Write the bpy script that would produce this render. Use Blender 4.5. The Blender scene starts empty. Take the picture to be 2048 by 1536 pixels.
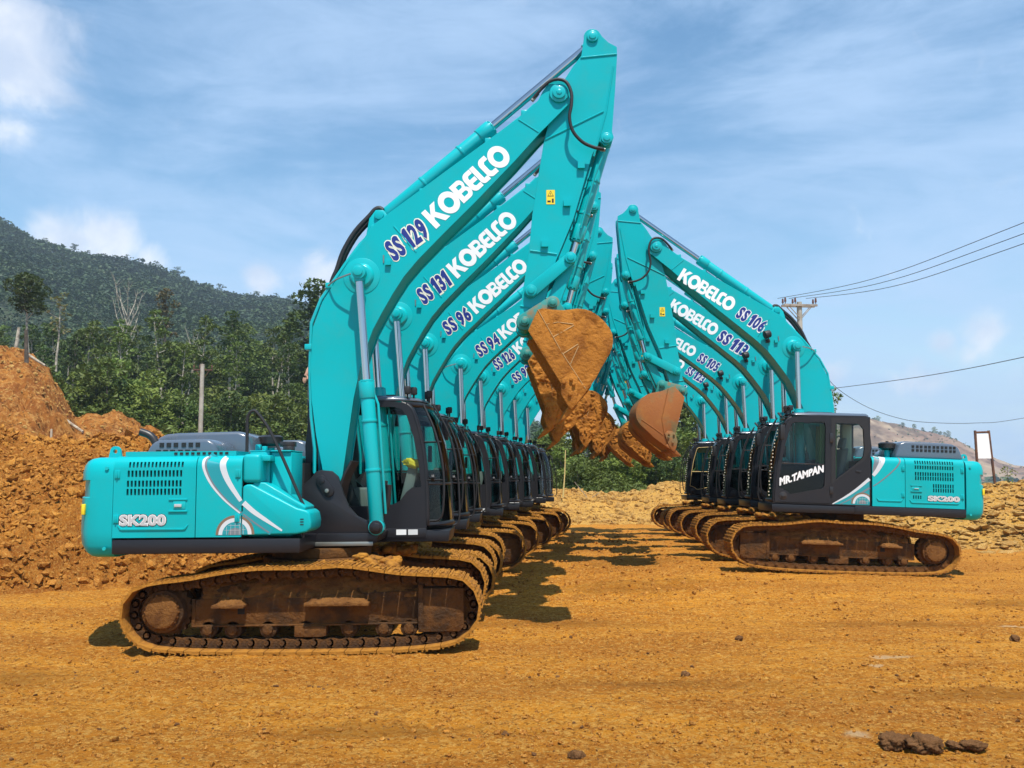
import bpy, bmesh, math, random
import numpy as np
from mathutils import Vector, Matrix, Euler

SC = bpy.context.scene
COL = SC.collection
random.seed(7)
rng = np.random.default_rng(11)
PI = math.pi
def rad(a): return math.radians(a)

# ------------------------------------------------------------------ camera
CAM_H = 2.01
PITCH = math.atan(185 / 1850.)
cam_d = bpy.data.cameras.new('camera'); cam = bpy.data.objects.new('camera', cam_d)
COL.objects.link(cam); SC.camera = cam
cam_d.sensor_width = 36.0; cam_d.lens = 36.0 * 1850 / 2048
cam_d.clip_start = 0.1; cam_d.clip_end = 9000
cam.location = (0, 0, CAM_H); cam.rotation_euler = (PI / 2 + PITCH, 0, 0)

# ------------------------------------------------------------------ light
SUN_DIR = Vector((-0.34, 1.45, -3.0)).normalized()        # the way the light travels
sun_d = bpy.data.lights.new('sun', 'SUN'); sun = bpy.data.objects.new('sun', sun_d)
COL.objects.link(sun)
sun_d.energy = 4.9; sun_d.angle = rad(0.53); sun_d.color = (1.0, 0.955, 0.88)
sun.rotation_euler = SUN_DIR.to_track_quat('-Z', 'Y').to_euler()
sun.location = (10, -30, 80)
SUN_EL = math.asin(-SUN_DIR.z); SUN_AZ = math.atan2(-SUN_DIR.x, -SUN_DIR.y)

SC.view_settings.view_transform = 'Standard'
SC.view_settings.look = 'None'
SC.view_settings.exposure = 0.30
SC.view_settings.gamma = 1.0
SC.view_settings.use_curve_mapping = False
SC.cycles.max_bounces = 6
SC.cycles.diffuse_bounces = 3
SC.cycles.glossy_bounces = 3
SC.cycles.transparent_max_bounces = 12
SC.cycles.use_adaptive_sampling = True

W = bpy.data.worlds.new('World'); SC.world = W; W.use_nodes = True
def build_world():
    nt = W.node_tree; nt.nodes.clear(); N = nt.nodes.new; L = nt.links.new
    out = N('ShaderNodeOutputWorld'); bg = N('ShaderNodeBackground')
    sky = N('ShaderNodeTexSky'); sky.sky_type = 'NISHITA'; sky.sun_disc = False
    sky.sun_elevation = SUN_EL; sky.sun_rotation = SUN_AZ
    sky.air_density = 1.1; sky.dust_density = 0.35; sky.ozone_density = 1.6
    skm = N('ShaderNodeVectorMath'); skm.operation = 'SCALE'; L(sky.outputs[0], skm.inputs[0]); skm.inputs['Scale'].default_value = 0.14
    tc = N('ShaderNodeTexCoord'); nrm = N('ShaderNodeVectorMath'); nrm.operation = 'NORMALIZE'
    L(tc.outputs['Generated'], nrm.inputs[0])
    sep = N('ShaderNodeSeparateXYZ'); L(nrm.outputs[0], sep.inputs[0])
    def math_(op, a, b=None, clamp=False):
        n = N('ShaderNodeMath'); n.operation = op; n.use_clamp = clamp
        for i, v in enumerate((a, b)):
            if v is None: continue
            if isinstance(v, (int, float)): n.inputs[i].default_value = v
            else: L(v, n.inputs[i])
        return n.outputs[0]
    def ramp(val, a, b):
        n = N('ShaderNodeMapRange'); n.interpolation_type = 'SMOOTHSTEP'; L(val, n.inputs[0])
        n.inputs[1].default_value = a; n.inputs[2].default_value = b
        return n.outputs[0]
    def noise(vec, scale, detail, rough=0.55, dist=0.0):
        n = N('ShaderNodeTexNoise'); L(vec, n.inputs['Vector']); n.inputs['Scale'].default_value = scale
        n.inputs['Detail'].default_value = detail; n.inputs['Roughness'].default_value = rough
        n.inputs['Distortion'].default_value = dist
        return n.outputs[0]
    # thin high cloud: noise on a plane overhead
    mp = N('ShaderNodeMapping'); L(nrm.outputs[0], mp.inputs[0]); mp.inputs['Scale'].default_value = (1.5, 1.5, 5.2); mp.inputs['Rotation'].default_value = (0.10, -0.16, 0.0); mp.inputs['Location'].default_value = (2.35, 0.7, 0.45)
    n1 = noise(mp.outputs[0], 1.25, 9, 0.60, 0.7)
    n2 = noise(mp.outputs[0], 4.2, 8, 0.65, 0.9)
    cir = math_('MULTIPLY', ramp(math_('ADD', math_('MULTIPLY', n1, .78), math_('MULTIPLY', n2, .22)), 0.41, 0.66), 0.74)
    low = math_('MULTIPLY', ramp(sep.outputs[2], 0.30, 0.02), 0.30)       # veil thickens to the horizon
    cir = math_('ADD', cir, low, True)
    # heaped clouds: a field of billows gated by soft banks
    nb = noise(nrm.outputs[0], 13.0, 9, 0.60, 0.45)
    def blob(u, v, r, amp):
        xc = (u - 1024) / 1850; yc = (768 - v) / 1850; c, s = math.cos(PITCH), math.sin(PITCH)
        d = Vector((xc, c - yc * s, s + yc * c)).normalized()
        dp = N('ShaderNodeVectorMath'); dp.operation = 'DISTANCE'; L(nrm.outputs[0], dp.inputs[0]); dp.inputs[1].default_value = d
        return math_('MULTIPLY', ramp(dp.outputs['Value'], r, 0.0), amp)
    banks = None
    for b in ((20, 90, .115, 1.0), (-90, 40, .15, .9), (150, 60, .07, .4), (30, 250, .05, .6), (225, 480, .058, 1.15), (120, 490, .06, 1.0), (300, 520, .04, .9), (520, 560, .03, .8), (650, 545, .045, .95), (1890, 690, .034, .95), (1965, 662, .048, 1.1), (1935, 700, .03, .8), (1850, 755, .042, .85), (1800, 770, .03, .6), (2010, 690, .04, .6), (1660, 755, .03, .6), (2040, 740, .03, .45), (2300, 520, .1, .8), (-500, 380, .12, 1.0), (2900, 640, .14, .9)):
        o = blob(*b); banks = o if banks is None else math_('MAXIMUM', banks, o)
    cum = ramp(math_('ADD', banks, math_('MULTIPLY', math_('SUBTRACT', nb, 0.5), 2.1)), 0.22, 1.0)
    shade = ramp(noise(nrm.outputs[0], 15.0, 5, 0.5, 0.2), 0.35, 0.68)
    ccol = N('ShaderNodeMix'); ccol.data_type = 'RGBA'; L(shade, ccol.inputs[0])
    ccol.inputs[6].default_value = (0.60, 0.68, 0.83, 1); ccol.inputs[7].default_value = (0.93, 0.94, 0.97, 1)
    m1 = N('ShaderNodeMix'); m1.data_type = 'RGBA'; L(cir, m1.inputs[0]); L(skm.outputs[0], m1.inputs[6]); m1.inputs[7].default_value = (0.52, 0.65, 0.88, 1)
    m2 = N('ShaderNodeMix'); m2.data_type = 'RGBA'; hs = N('ShaderNodeHueSaturation'); hs.inputs['Saturation'].default_value = 1.20; hs.inputs['Hue'].default_value = 0.492; L(m1.outputs[2], hs.inputs['Color'])
    L(math_('MULTIPLY', cum, 0.82), m2.inputs[0]); L(hs.outputs[0], m2.inputs[6]); L(ccol.outputs[2], m2.inputs[7])
    L(m2.outputs[2], bg.inputs[0]); bg.inputs[1].default_value = 1.0
    L(bg.outputs[0], out.inputs[0])
build_world()

# ------------------------------------------------------------------ materials
def new_mat(name):
    m = bpy.data.materials.new(name); m.use_nodes = True
    nt = m.node_tree; b = nt.nodes['Principled BSDF']
    return m, nt, b
def mat(name, col, rough=0.5, metal=0.0, var=None, bump=None, coat=0.0, spec=0.5, dirt=None, island=0.0):
    """col base colour; var=(scale, colour2, lo, hi) blotches; bump=(scale, strength, dist); dirt=(colour, amount, scale) dust"""
    m, nt, b = new_mat(name); N = nt.nodes.new; L = nt.links.new
    b.inputs['Roughness'].default_value = rough; b.inputs['Metallic'].default_value = metal
    b.inputs['Specular IOR Level'].default_value = spec
    b.inputs['Coat Weight'].default_value = coat; b.inputs['Coat Roughness'].default_value = 0.08
    tc = N('ShaderNodeTexCoord'); cur = None
    def noise(scale, detail=5, rough=0.6):
        n = N('ShaderNodeTexNoise'); L(tc.outputs['Object'], n.inputs['Vector']); n.inputs['Scale'].default_value = scale
        n.inputs['Detail'].default_value = detail; n.inputs['Roughness'].default_value = rough; return n.outputs[0]
    def rmp(v, a, c):
        r = N('ShaderNodeMapRange'); r.interpolation_type = 'SMOOTHSTEP'; L(v, r.inputs[0]); r.inputs[1].default_value = a; r.inputs[2].default_value = c; return r.outputs[0]
    def mix(f, a, c):
        x = N('ShaderNodeMix'); x.data_type = 'RGBA'
        if isinstance(f, float): x.inputs[0].default_value = f
        else: L(f, x.inputs[0])
        for i, v in ((6, a), (7, c)):
            if isinstance(v, tuple): x.inputs[i].default_value = (*v, 1)
            else: L(v, x.inputs[i])
        return x.outputs[2]
    cur = col
    if var: cur = mix(rmp(noise(var[0]), var[2], var[3]), cur, var[1])
    if dirt:
        f = rmp(noise(dirt[2], 6, 0.7), 0.45, 0.85)
        mm = N('ShaderNodeMath'); mm.operation = 'MULTIPLY'; L(f, mm.inputs[0]); mm.inputs[1].default_value = dirt[1]
        cur = mix(mm.outputs[0], cur, dirt[0])
        rr = N('ShaderNodeMapRange'); L(mm.outputs[0], rr.inputs[0]); rr.inputs[3].default_value = rough; rr.inputs[4].default_value = 0.85
        L(rr.outputs[0], b.inputs['Roughness'])
    if isinstance(cur, tuple): b.inputs['Base Color'].default_value = (*cur, 1)
    else: L(cur, b.inputs['Base Color'])
    if bump:
        bp = N('ShaderNodeBump'); L(noise(bump[0], 7, 0.65), bp.inputs['Height']); bp.inputs['Strength'].default_value = bump[1]; bp.inputs['Distance'].default_value = bump[2]
        L(bp.outputs[0], b.inputs['Normal'])
    return m
DUST = (0.36, 0.19, 0.06)
M = {}
M['teal'] = mat('teal_paint', (0.0, 0.395, 0.425), 0.36, coat=0.06, spec=0.22, var=(1.3, (0.0, 0.36, 0.375), .35, .7), dirt=(DUST, 0.06, 2.6), bump=(1.1, .06, .02))
M['teal2'] = mat('teal_paint_cylinder', (0.0, 0.40, 0.42), 0.30, coat=0.2, spec=0.35, dirt=(DUST, 0.03, 3.0))
M['char'] = mat('charcoal_paint', (0.013, 0.013, 0.016), 0.38, coat=0.05, spec=0.35, dirt=(DUST, 0.03, 2.0))
M['hood'] = mat('grey_hood_paint', (0.085, 0.11, 0.145), 0.25, coat=0.5, dirt=(DUST, 0.10, 3.0))
M['black'] = mat('black_rubber', (0.012, 0.012, 0.013), 0.55)
M['blackm'] = mat('black_metal', (0.016, 0.016, 0.018), 0.4, dirt=(DUST, 0.15, 5.0))
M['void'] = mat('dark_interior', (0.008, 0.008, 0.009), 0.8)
M['chrome'] = mat('chrome_rod', (0.50, 0.50, 0.50), 0.07, metal=1.0)
M['steel'] = mat('pin_steel', (0.30, 0.31, 0.28), 0.42, metal=0.8, dirt=(DUST, 0.3, 8.0))
M['white'] = mat('white_vinyl', (0.80, 0.81, 0.80), 0.4)
M['cream'] = mat('cream_outline', (0.78, 0.78, 0.62), 0.4)
M['navy'] = mat('navy_vinyl', (0.010, 0.025, 0.20), 0.4)
M['silver'] = mat('silver_badge', (0.55, 0.55, 0.54), 0.3, metal=0.3)
M['stripe'] = mat('stripe_white', (0.56, 0.60, 0.62), 0.4)
M['stripeg'] = mat('stripe_grey', (0.16, 0.19, 0.21), 0.4)
M['stripet'] = mat('stripe_teal', (0.01, 0.27, 0.31), 0.4)
M['bronze'] = mat('stripe_bronze', (0.20, 0.13, 0.08), 0.4)
M['yellow'] = mat('yellow_label', (0.80, 0.60, 0.02), 0.45)
M['label'] = mat('pale_label', (0.62, 0.63, 0.62), 0.5)
M['mud'] = mat('dried_mud', (0.40, 0.175, 0.026), 0.92, var=(5.0, (0.21, 0.085, 0.02), .4, .68), bump=(26, 0.8, 0.03), spec=0.15)
M['mudmid'] = mat('brown_mud', (0.20, 0.088, 0.024), 0.92, var=(6.0, (0.125, 0.052, 0.016), .4, .65), bump=(30, 0.9, 0.03), spec=0.12)
M['muddark'] = mat('damp_mud', (0.135, 0.056, 0.014), 0.88, var=(3.5, (0.062, 0.032, 0.014), .42, .62), bump=(18, 0.9, 0.04), spec=0.2)
M['mudbucket'] = mat('bucket_mud', (0.40, 0.158, 0.026), 0.9, var=(3.2, (0.22, 0.078, 0.014), .45, .68), bump=(30, 0.7, 0.03), spec=0.15)
M['rustbucket'] = mat('bucket_rust', (0.30, 0.105, 0.026), 0.68, var=(1.7, (0.13, 0.125, 0.062), .48, .66), bump=(34, 0.5, 0.012), spec=0.3, dirt=((.42, .18, .04), .75, 3.5))
M['weld'] = mat('pale_weld', (0.44, 0.27, 0.11), 0.75)
M['seat'] = mat('seat_fabric', (0.16, 0.18, 0.17), 0.8)
M['curtain'] = mat('green_curtain', (0.10, 0.22, 0.07), 0.8)
M['bluecloth'] = mat('blue_cloth', (0.02, 0.06, 0.30), 0.8)
M['beige'] = mat('beige_shade', (0.60, 0.42, 0.16), 0.7)
M['bead'] = mat('pale_beads', (0.75, 0.70, 0.55), 0.4)
M['skin'] = mat('skin', (0.48, 0.26, 0.17), 0.55)
M['shirt'] = mat('dark_shirt', (0.05, 0.06, 0.09), 0.8)
M['trouser'] = mat('trousers', (0.06, 0.055, 0.05), 0.8)
M['hair'] = mat('hair', (0.012, 0.010, 0.009), 0.6)
def glass_mat():
    m, nt, b = new_mat('tinted_glass'); N = nt.nodes.new; L = nt.links.new
    out = nt.nodes['Material Output']; nt.nodes.remove(b)
    t = N('ShaderNodeBsdfTransparent'); t.inputs[0].default_value = (0.72, 0.82, 0.78, 1)
    g = N('ShaderNodeBsdfGlossy'); g.inputs['Roughness'].default_value = 0.03; g.inputs[0].default_value = (0.55, 0.58, 0.58, 1)
    fr = N('ShaderNodeFresnel'); fr.inputs[0].default_value = 1.5
    mx = N('ShaderNodeMixShader'); L(fr.outputs[0], mx.inputs[0]); L(t.outputs[0], mx.inputs[1]); L(g.outputs[0], mx.inputs[2]); L(mx.outputs[0], out.inputs[0])
    return m
M['glass'] = glass_mat()

# ------------------------------------------------------------------ mesh tools
def tag(o, label=None, cat=None, group=None, kind=None):
    if label: o['label'] = label
    if cat: o['category'] = cat
    if group: o['group'] = group
    if kind: o['kind'] = kind
    return o
def link(name, me, parent=None):
    o = bpy.data.objects.new(name, me); COL.objects.link(o)
    if parent: o.parent = parent
    return o
def empty(name, loc=(0, 0, 0), rot=(0, 0, 0)):
    o = bpy.data.objects.new(name, None); COL.objects.link(o); o.location = loc; o.rotation_euler = rot
    o.empty_display_size = 0.2
    return o
class B:
    def __init__(s): s.v = []; s.f = []; s.m = []; s.g = []
    def add(s, vs, fs, m=0):
        n = len(s.v); s.g.append((n, len(s.f))); s.v += [tuple(p) for p in vs]; s.f += [tuple(i + n for i in f) for f in fs]; s.m += [m] * len(fs); return s
    def box(s, x0, x1, y0, y1, z0, z1, m=0):
        vs = [(x, y, z) for x in (x0, x1) for y in (y0, y1) for z in (z0, z1)]
        return s.add(vs, [(0, 1, 3, 2), (4, 6, 7, 5), (0, 4, 5, 1), (2, 3, 7, 6), (0, 2, 6, 4), (1, 5, 7, 3)], m)
    def prism(s, poly, y0, y1, m=0):
        n = len(poly)
        vs = [(p[0], y0, p[1]) for p in poly] + [(p[0], y1, p[1]) for p in poly]
        fs = [tuple(range(n)), tuple(range(2 * n - 1, n - 1, -1))] + [(i, i + n, (i + 1) % n + n, (i + 1) % n) for i in range(n)]
        return s.add(vs, fs, m)
    def cyl(s, p0, p1, r0, r1=None, n=14, m=0, caps=True):
        p0 = Vector(p0); p1 = Vector(p1); r1 = r0 if r1 is None else r1
        d = (p1 - p0).normalized(); a = d.orthogonal().normalized(); b = d.cross(a)
        vs = []
        for p, r in ((p0, r0), (p1, r1)):
            for i in range(n):
                t = 2 * PI * i / n; vs.append(p + a * (r * math.cos(t)) + b * (r * math.sin(t)))
        fs = [(i, (i + 1) % n, (i + 1) % n + n, i + n) for i in range(n)]
        if caps: fs += [tuple(range(n - 1, -1, -1)), tuple(range(n, 2 * n))]
        return s.add(vs, fs, m)
    def tube(s, pts, r, n=8, m=0, caps=True):
        pts = [Vector(p) for p in pts]; k = len(pts); rs = r if isinstance(r, (list, tuple)) else [r] * k
        vs = []; a = None
        for i, p in enumerate(pts):
            d = (pts[min(i + 1, k - 1)] - pts[max(i - 1, 0)])
            d = d.normalized() if d.length > 1e-9 else Vector((0, 0, 1))
            a = d.orthogonal().normalized() if a is None else (a - d * a.dot(d)).normalized()
            b = d.cross(a)
            for j in range(n):
                t = 2 * PI * j / n; vs.append(p + a * (rs[i] * math.cos(t)) + b * (rs[i] * math.sin(t)))
        fs = [(i * n + j, i * n + (j + 1) % n, (i + 1) * n + (j + 1) % n, (i + 1) * n + j) for i in range(k - 1) for j in range(n)]
        if caps: fs += [tuple(range(n - 1, -1, -1)), tuple(range((k - 1) * n, k * n))]
        return s.add(vs, fs, m)
    def pieces(s, gap=.004):
        """one B for each group of primitives that touch"""
        ends = s.g[1:] + [(len(s.v), len(s.f))]; bx = []
        for (a, fa_), (c, fc) in zip(s.g, ends):
            q = np.array(s.v[a:c]); bx.append((q.min(0) - gap, q.max(0) + gap))
        par = list(range(len(bx)))
        def root(i):
            while par[i] != i: i = par[i]
            return i
        for i in range(len(bx)):
            for j in range(i):
                if (bx[i][0] <= bx[j][1]).all() and (bx[j][0] <= bx[i][1]).all(): par[root(i)] = root(j)
        out = {}
        for i, ((a, fa_), (c, fc)) in enumerate(zip(s.g, ends)):
            b = out.setdefault(root(i), B())
            k = len(b.v); b.g.append((k, len(b.f))); b.v += s.v[a:c]; b.f += [tuple(v - a + k for v in f) for f in s.f[fa_:fc]]; b.m += s.m[fa_:fc]
        return list(out.values())
    def mesh(s, name, mats, bevel=0.0, seg=2, smooth=32):
        me = bpy.data.meshes.new(name)
        bm = bmesh.new()
        bv = [bm.verts.new(p) for p in s.v]
        for f, mi in zip(s.f, s.m):
            try:
                q = bm.faces.new([bv[i] for i in f]); q.material_index = mi
            except ValueError: pass
        bmesh.ops.recalc_face_normals(bm, faces=bm.faces)
        if bevel:
            es = [e for e in bm.edges if len(e.link_faces) == 2 and e.calc_face_angle(0) > rad(28)]
            try: bmesh.ops.bevel(bm, geom=es, offset=bevel, segments=seg, affect='EDGES', profile=0.5, clamp_overlap=True)
            except Exception: pass
        for f in bm.faces: f.smooth = True
        bm.to_mesh(me); bm.free()
        for m_ in (mats if isinstance(mats, (list, tuple)) else [mats]): me.materials.append(m_)
        me.set_sharp_from_angle(angle=rad(smooth))
        return me
    def build(s, name, mats, parent=None, **k):
        return link(name, s.mesh(name, mats, **k), parent)
def spline(pts, per=6, closed=False):
    pts = [np.array(p, float) for p in pts]; n = len(pts); out = []
    rngi = range(n if closed else n - 1)
    for i in rngi:
        g = (lambda j: pts[j % n]) if closed else (lambda j: pts[min(max(j, 0), n - 1)])
        p0, p1, p2, p3 = g(i - 1), g(i), g(i + 1), g(i + 2)
        for k in range(per):
            t = k / per
            out.append(0.5 * (2 * p1 + (p2 - p0) * t + (2 * p0 - 5 * p1 + 4 * p2 - p3) * t * t + (3 * p1 - p0 - 3 * p2 + p3) * t ** 3))
    if not closed: out.append(pts[-1])
    return out
def resample(pts, n, closed=True):
    P = np.array(pts); Q = np.vstack([P, P[:1]]) if closed else P
    d = np.r_[0, np.cumsum(np.linalg.norm(np.diff(Q, axis=0), axis=1))]
    t = np.linspace(0, d[-1], n + 1 if closed else n)
    out = np.stack([np.interp(t, d, Q[:, k]) for k in range(Q.shape[1])], 1)
    return out[:-1] if closed else out
def curve_mesh(splines, extrude=0.0):
    """filled 2D outline(s), holes by even-odd, as (verts, faces) in its own xy plane"""
    cu = bpy.data.curves.new('outline', 'CURVE'); cu.dimensions = '2D'; cu.fill_mode = 'BOTH'; cu.extrude = extrude
    for sp in splines:
        c = cu.splines.new('POLY'); c.points.add(len(sp) - 1); c.use_cyclic_u = True
        for p, q in zip(c.points, sp): p.co = (q[0], q[1], 0, 1)
    return _curve_to(cu)
def _curve_to(cu):
    o = bpy.data.objects.new('tmp_outline', cu); COL.objects.link(o)
    dg = bpy.context.evaluated_depsgraph_get(); me = bpy.data.meshes.new_from_object(o.evaluated_get(dg))
    v = [tuple(x.co) for x in me.vertices]; f = [tuple(p.vertices) for p in me.polygons]
    COL.objects.unlink(o); bpy.data.objects.remove(o); bpy.data.meshes.remove(me); bpy.data.curves.remove(cu)
    return v, f
def text_mesh(body, size=1.0, offset=0.0, shear=0.0, space=1.0, align='LEFT', res=3):
    cu = bpy.data.curves.new('words', 'FONT'); cu.body = body; cu.size = size; cu.offset = offset; cu.shear = shear
    cu.space_character = space; cu.align_x = align; cu.resolution_u = res; cu.fill_mode = 'FRONT'
    return _curve_to(cu)
def plate(b, outer, holes, y0, y1, m=0):
    """plate in the xz plane with holes, from y0 to y1"""
    v, f = curve_mesh([outer] + holes, extrude=abs(y1 - y0) / 2)
    ym = (y0 + y1) / 2
    b.add([(p[0], ym + p[2], p[1]) for p in v], f, m)
def flat(b, vf, fn, m=0):
    v, f = vf; b.add([fn(p[0], p[1]) for p in v], f, m)
def circle(cx, cy, r, n=28, a0=0.0, a1=2 * PI, sx=1.0):
    full = abs(a1 - a0 - 2 * PI) < 1e-6
    k = n if full else n + 1
    return [(cx + sx * r * math.cos(a0 + (a1 - a0) * i / n), cy + r * math.sin(a0 + (a1 - a0) * i / n)) for i in range(k)]

# numpy noise
_perm = rng.permutation(512)
def _hash(ix, iy, s): return _perm[(_perm[(ix + s * 17) & 511] + iy) & 511]
def pnoise(x, y, seed=0):
    x = np.asarray(x, float); y = np.asarray(y, float)
    ix = np.floor(x).astype(int); iy = np.floor(y).astype(int); fx = x - ix; fy = y - iy
    u = fx * fx * fx * (fx * (fx * 6 - 15) + 10); v = fy * fy * fy * (fy * (fy * 6 - 15) + 10)
    def g(dx, dy):
        a = _hash(ix + dx, iy + dy, seed) * (2 * PI / 512 * 7); return np.cos(a) * (fx - dx) + np.sin(a) * (fy - dy)
    return ((g(0, 0) * (1 - u) + g(1, 0) * u) * (1 - v) + (g(0, 1) * (1 - u) + g(1, 1) * u) * v) * 1.5
def fbm(x, y, oct=4, seed=0, gain=0.5, lac=2.03):
    o = 0; a = 1; t = 0
    for k in range(oct):
        o = o + a * pnoise(x, y, seed + k); t += a; a *= gain; x = x * lac + 3.1; y = y * lac + 1.7
    return o / t
def sstep(a, b, x):
    t = np.clip((x - a) / (b - a), 0, 1); return t * t * (3 - 2 * t)
def np_mesh(name, V, F, mats, smooth=True, midx=None):
    V = np.asarray(V, np.float32); F = np.asarray(F, np.int32); k = F.shape[1]
    me = bpy.data.meshes.new(name)
    me.vertices.add(len(V)); me.vertices.foreach_set('co', V.ravel())
    me.loops.add(F.size); me.loops.foreach_set('vertex_index', F.ravel())
    me.polygons.add(len(F)); me.polygons.foreach_set('loop_start', np.arange(0, F.size, k, dtype=np.int32))
    me.polygons.foreach_set('use_smooth', np.full(len(F), smooth))
    if midx is not None: me.polygons.foreach_set('material_index', np.asarray(midx, np.int32))
    for m_ in (mats if isinstance(mats, (list, tuple)) else [mats]): me.materials.append(m_)
    me.update(calc_edges=True); me.validate()
    return me
def grid_faces(nx, ny):
    i = np.arange((ny - 1) * nx).reshape(ny - 1, nx)[:, :-1].ravel()
    return np.stack([i, i + 1, i + 1 + nx, i + nx], 1)
_icos = {}
def ico(sub):
    if sub not in _icos:
        bm = bmesh.new(); bmesh.ops.create_icosphere(bm, subdivisions=sub, radius=1); bm.verts.ensure_lookup_table()
        _icos[sub] = (np.array([v.co[:] for v in bm.verts]), np.array([[v.index for v in f.verts] for f in bm.faces])); bm.free()
    return _icos[sub]
def lump_protos(n, sub, amp, seed, flat_=1.0):
    r = np.random.default_rng(seed); out = []
    for k in range(n):
        V, F = ico(sub); o = r.uniform(0, 90, 3)
        d = 1 + amp * pnoise(V[:, 0] * 1.4 + o[0], V[:, 1] * 1.4 + V[:, 2] * 1.1 + o[1], k) + amp * r.uniform(-.5, .5, len(V))
        out.append((V * d[:, None] * np.array([1, r.uniform(.7, 1), flat_ * r.uniform(.6, 1)]), F))
    return out
def scatter(protos, P, S, seed=1, tilt=PI):
    """merge copies of protos at P with sizes S and random turns"""
    r = np.random.default_rng(seed); Vs = []; Fs = []; n0 = 0
    pick = r.integers(0, len(protos), len(P))
    for k, (V, F) in enumerate(protos):
        idx = np.where(pick == k)[0]
        if not len(idx): continue
        a = r.uniform(0, 2 * PI, len(idx)); bt = r.uniform(-tilt, tilt, len(idx))
        ca, sa, cb, sb = np.cos(a), np.sin(a), np.cos(bt), np.sin(bt); z = np.zeros_like(a)
        Rz = np.stack([ca, -sa, z, sa, ca, z, z, z, z + 1], 1).reshape(-1, 3, 3)
        Rx = np.stack([z + 1, z, z, z, cb, -sb, z, sb, cb], 1).reshape(-1, 3, 3)
        R = Rz @ Rx
        s = np.asarray(S)[idx]; s = s[:, None] if s.ndim == 1 else s
        X = np.einsum('nij,vj->nvi', R, V) * s[:, None, :] + np.asarray(P)[idx][:, None, :]
        Vs.append(X.reshape(-1, 3)); Fs.append((F[None] + (np.arange(len(idx)) * len(V))[:, None, None] + n0).reshape(-1, F.shape[1])); n0 += len(idx) * len(V)
    return np.vstack(Vs), np.vstack(Fs)
M['cabdark'] = mat('dark_cab_backing', (0.004, 0.005, 0.005), 0.05, spec=0.12)  # near-black, painted for the shade inside the cab
M['liner'] = mat('beige_cab_trim', (0.34, 0.35, 0.25), 0.7)
# ------------------------------------------------------------------ excavator
FOOT = (0.155, 1.936); TIP = (3.072, 6.945); WRIST = (2.592, 3.935)
CYLB = (0.765, 1.39); CYLR = (0.520, 4.552)                # boom cylinder pins
ACB = (0.728, 5.369); ACR = (3.530, 7.755)                 # arm cylinder pins
BCB = (3.690, 6.367); LEV = (2.682, 4.344); LP = (3.191, 4.768); BPIN = (2.950, 4.170)
def off_poly(poly, d):
    """inset a counter-clockwise or clockwise xz polygon by d"""
    n = len(poly); A = sum(poly[i][0] * poly[(i + 1) % n][1] - poly[(i + 1) % n][0] * poly[i][1] for i in range(n))
    s = 1 if A > 0 else -1; out = []
    for i in range(n):
        p0, p1, p2 = Vector(poly[i - 1][:2]), Vector(poly[i][:2]), Vector(poly[(i + 1) % n][:2])
        a = (p1 - p0).normalized(); b = (p2 - p1).normalized()
        na = Vector((-a.y, a.x)) * s; nb = Vector((-b.y, b.x)) * s; m = (na + nb)
        if m.length < 1e-6: m = na
        m.normalize(); k = max(0.5, m.dot(na)); q = p1 + m * (d / k); out.append((q.x, q.y))
    return out
def rel(poly, o): return [(p[0] - o[0], p[1] - o[1]) for p in poly]
def arc(cx, cz, r, a0, a1, n): return [(cx + r * math.cos(rad(a0 + (a1 - a0) * i / n)), cz + r * math.sin(rad(a0 + (a1 - a0) * i / n))) for i in range(n + 1)]
def mir(poly): return poly

P = []           # part specs: (key, name, mesh, parent key, frame, options)
def part(key, name, me, parent=None, frame='root', **o): P.append((key, name, me, parent, frame, o))

def parts(key, name, b, mats, parent=None, frame='root', opt=None, **k):
    """every touching group of pieces becomes a part of its own"""
    for q in b.pieces(): part(key, name, q.mesh(name, mats, **k), parent, frame, **(opt or {}))
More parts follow.
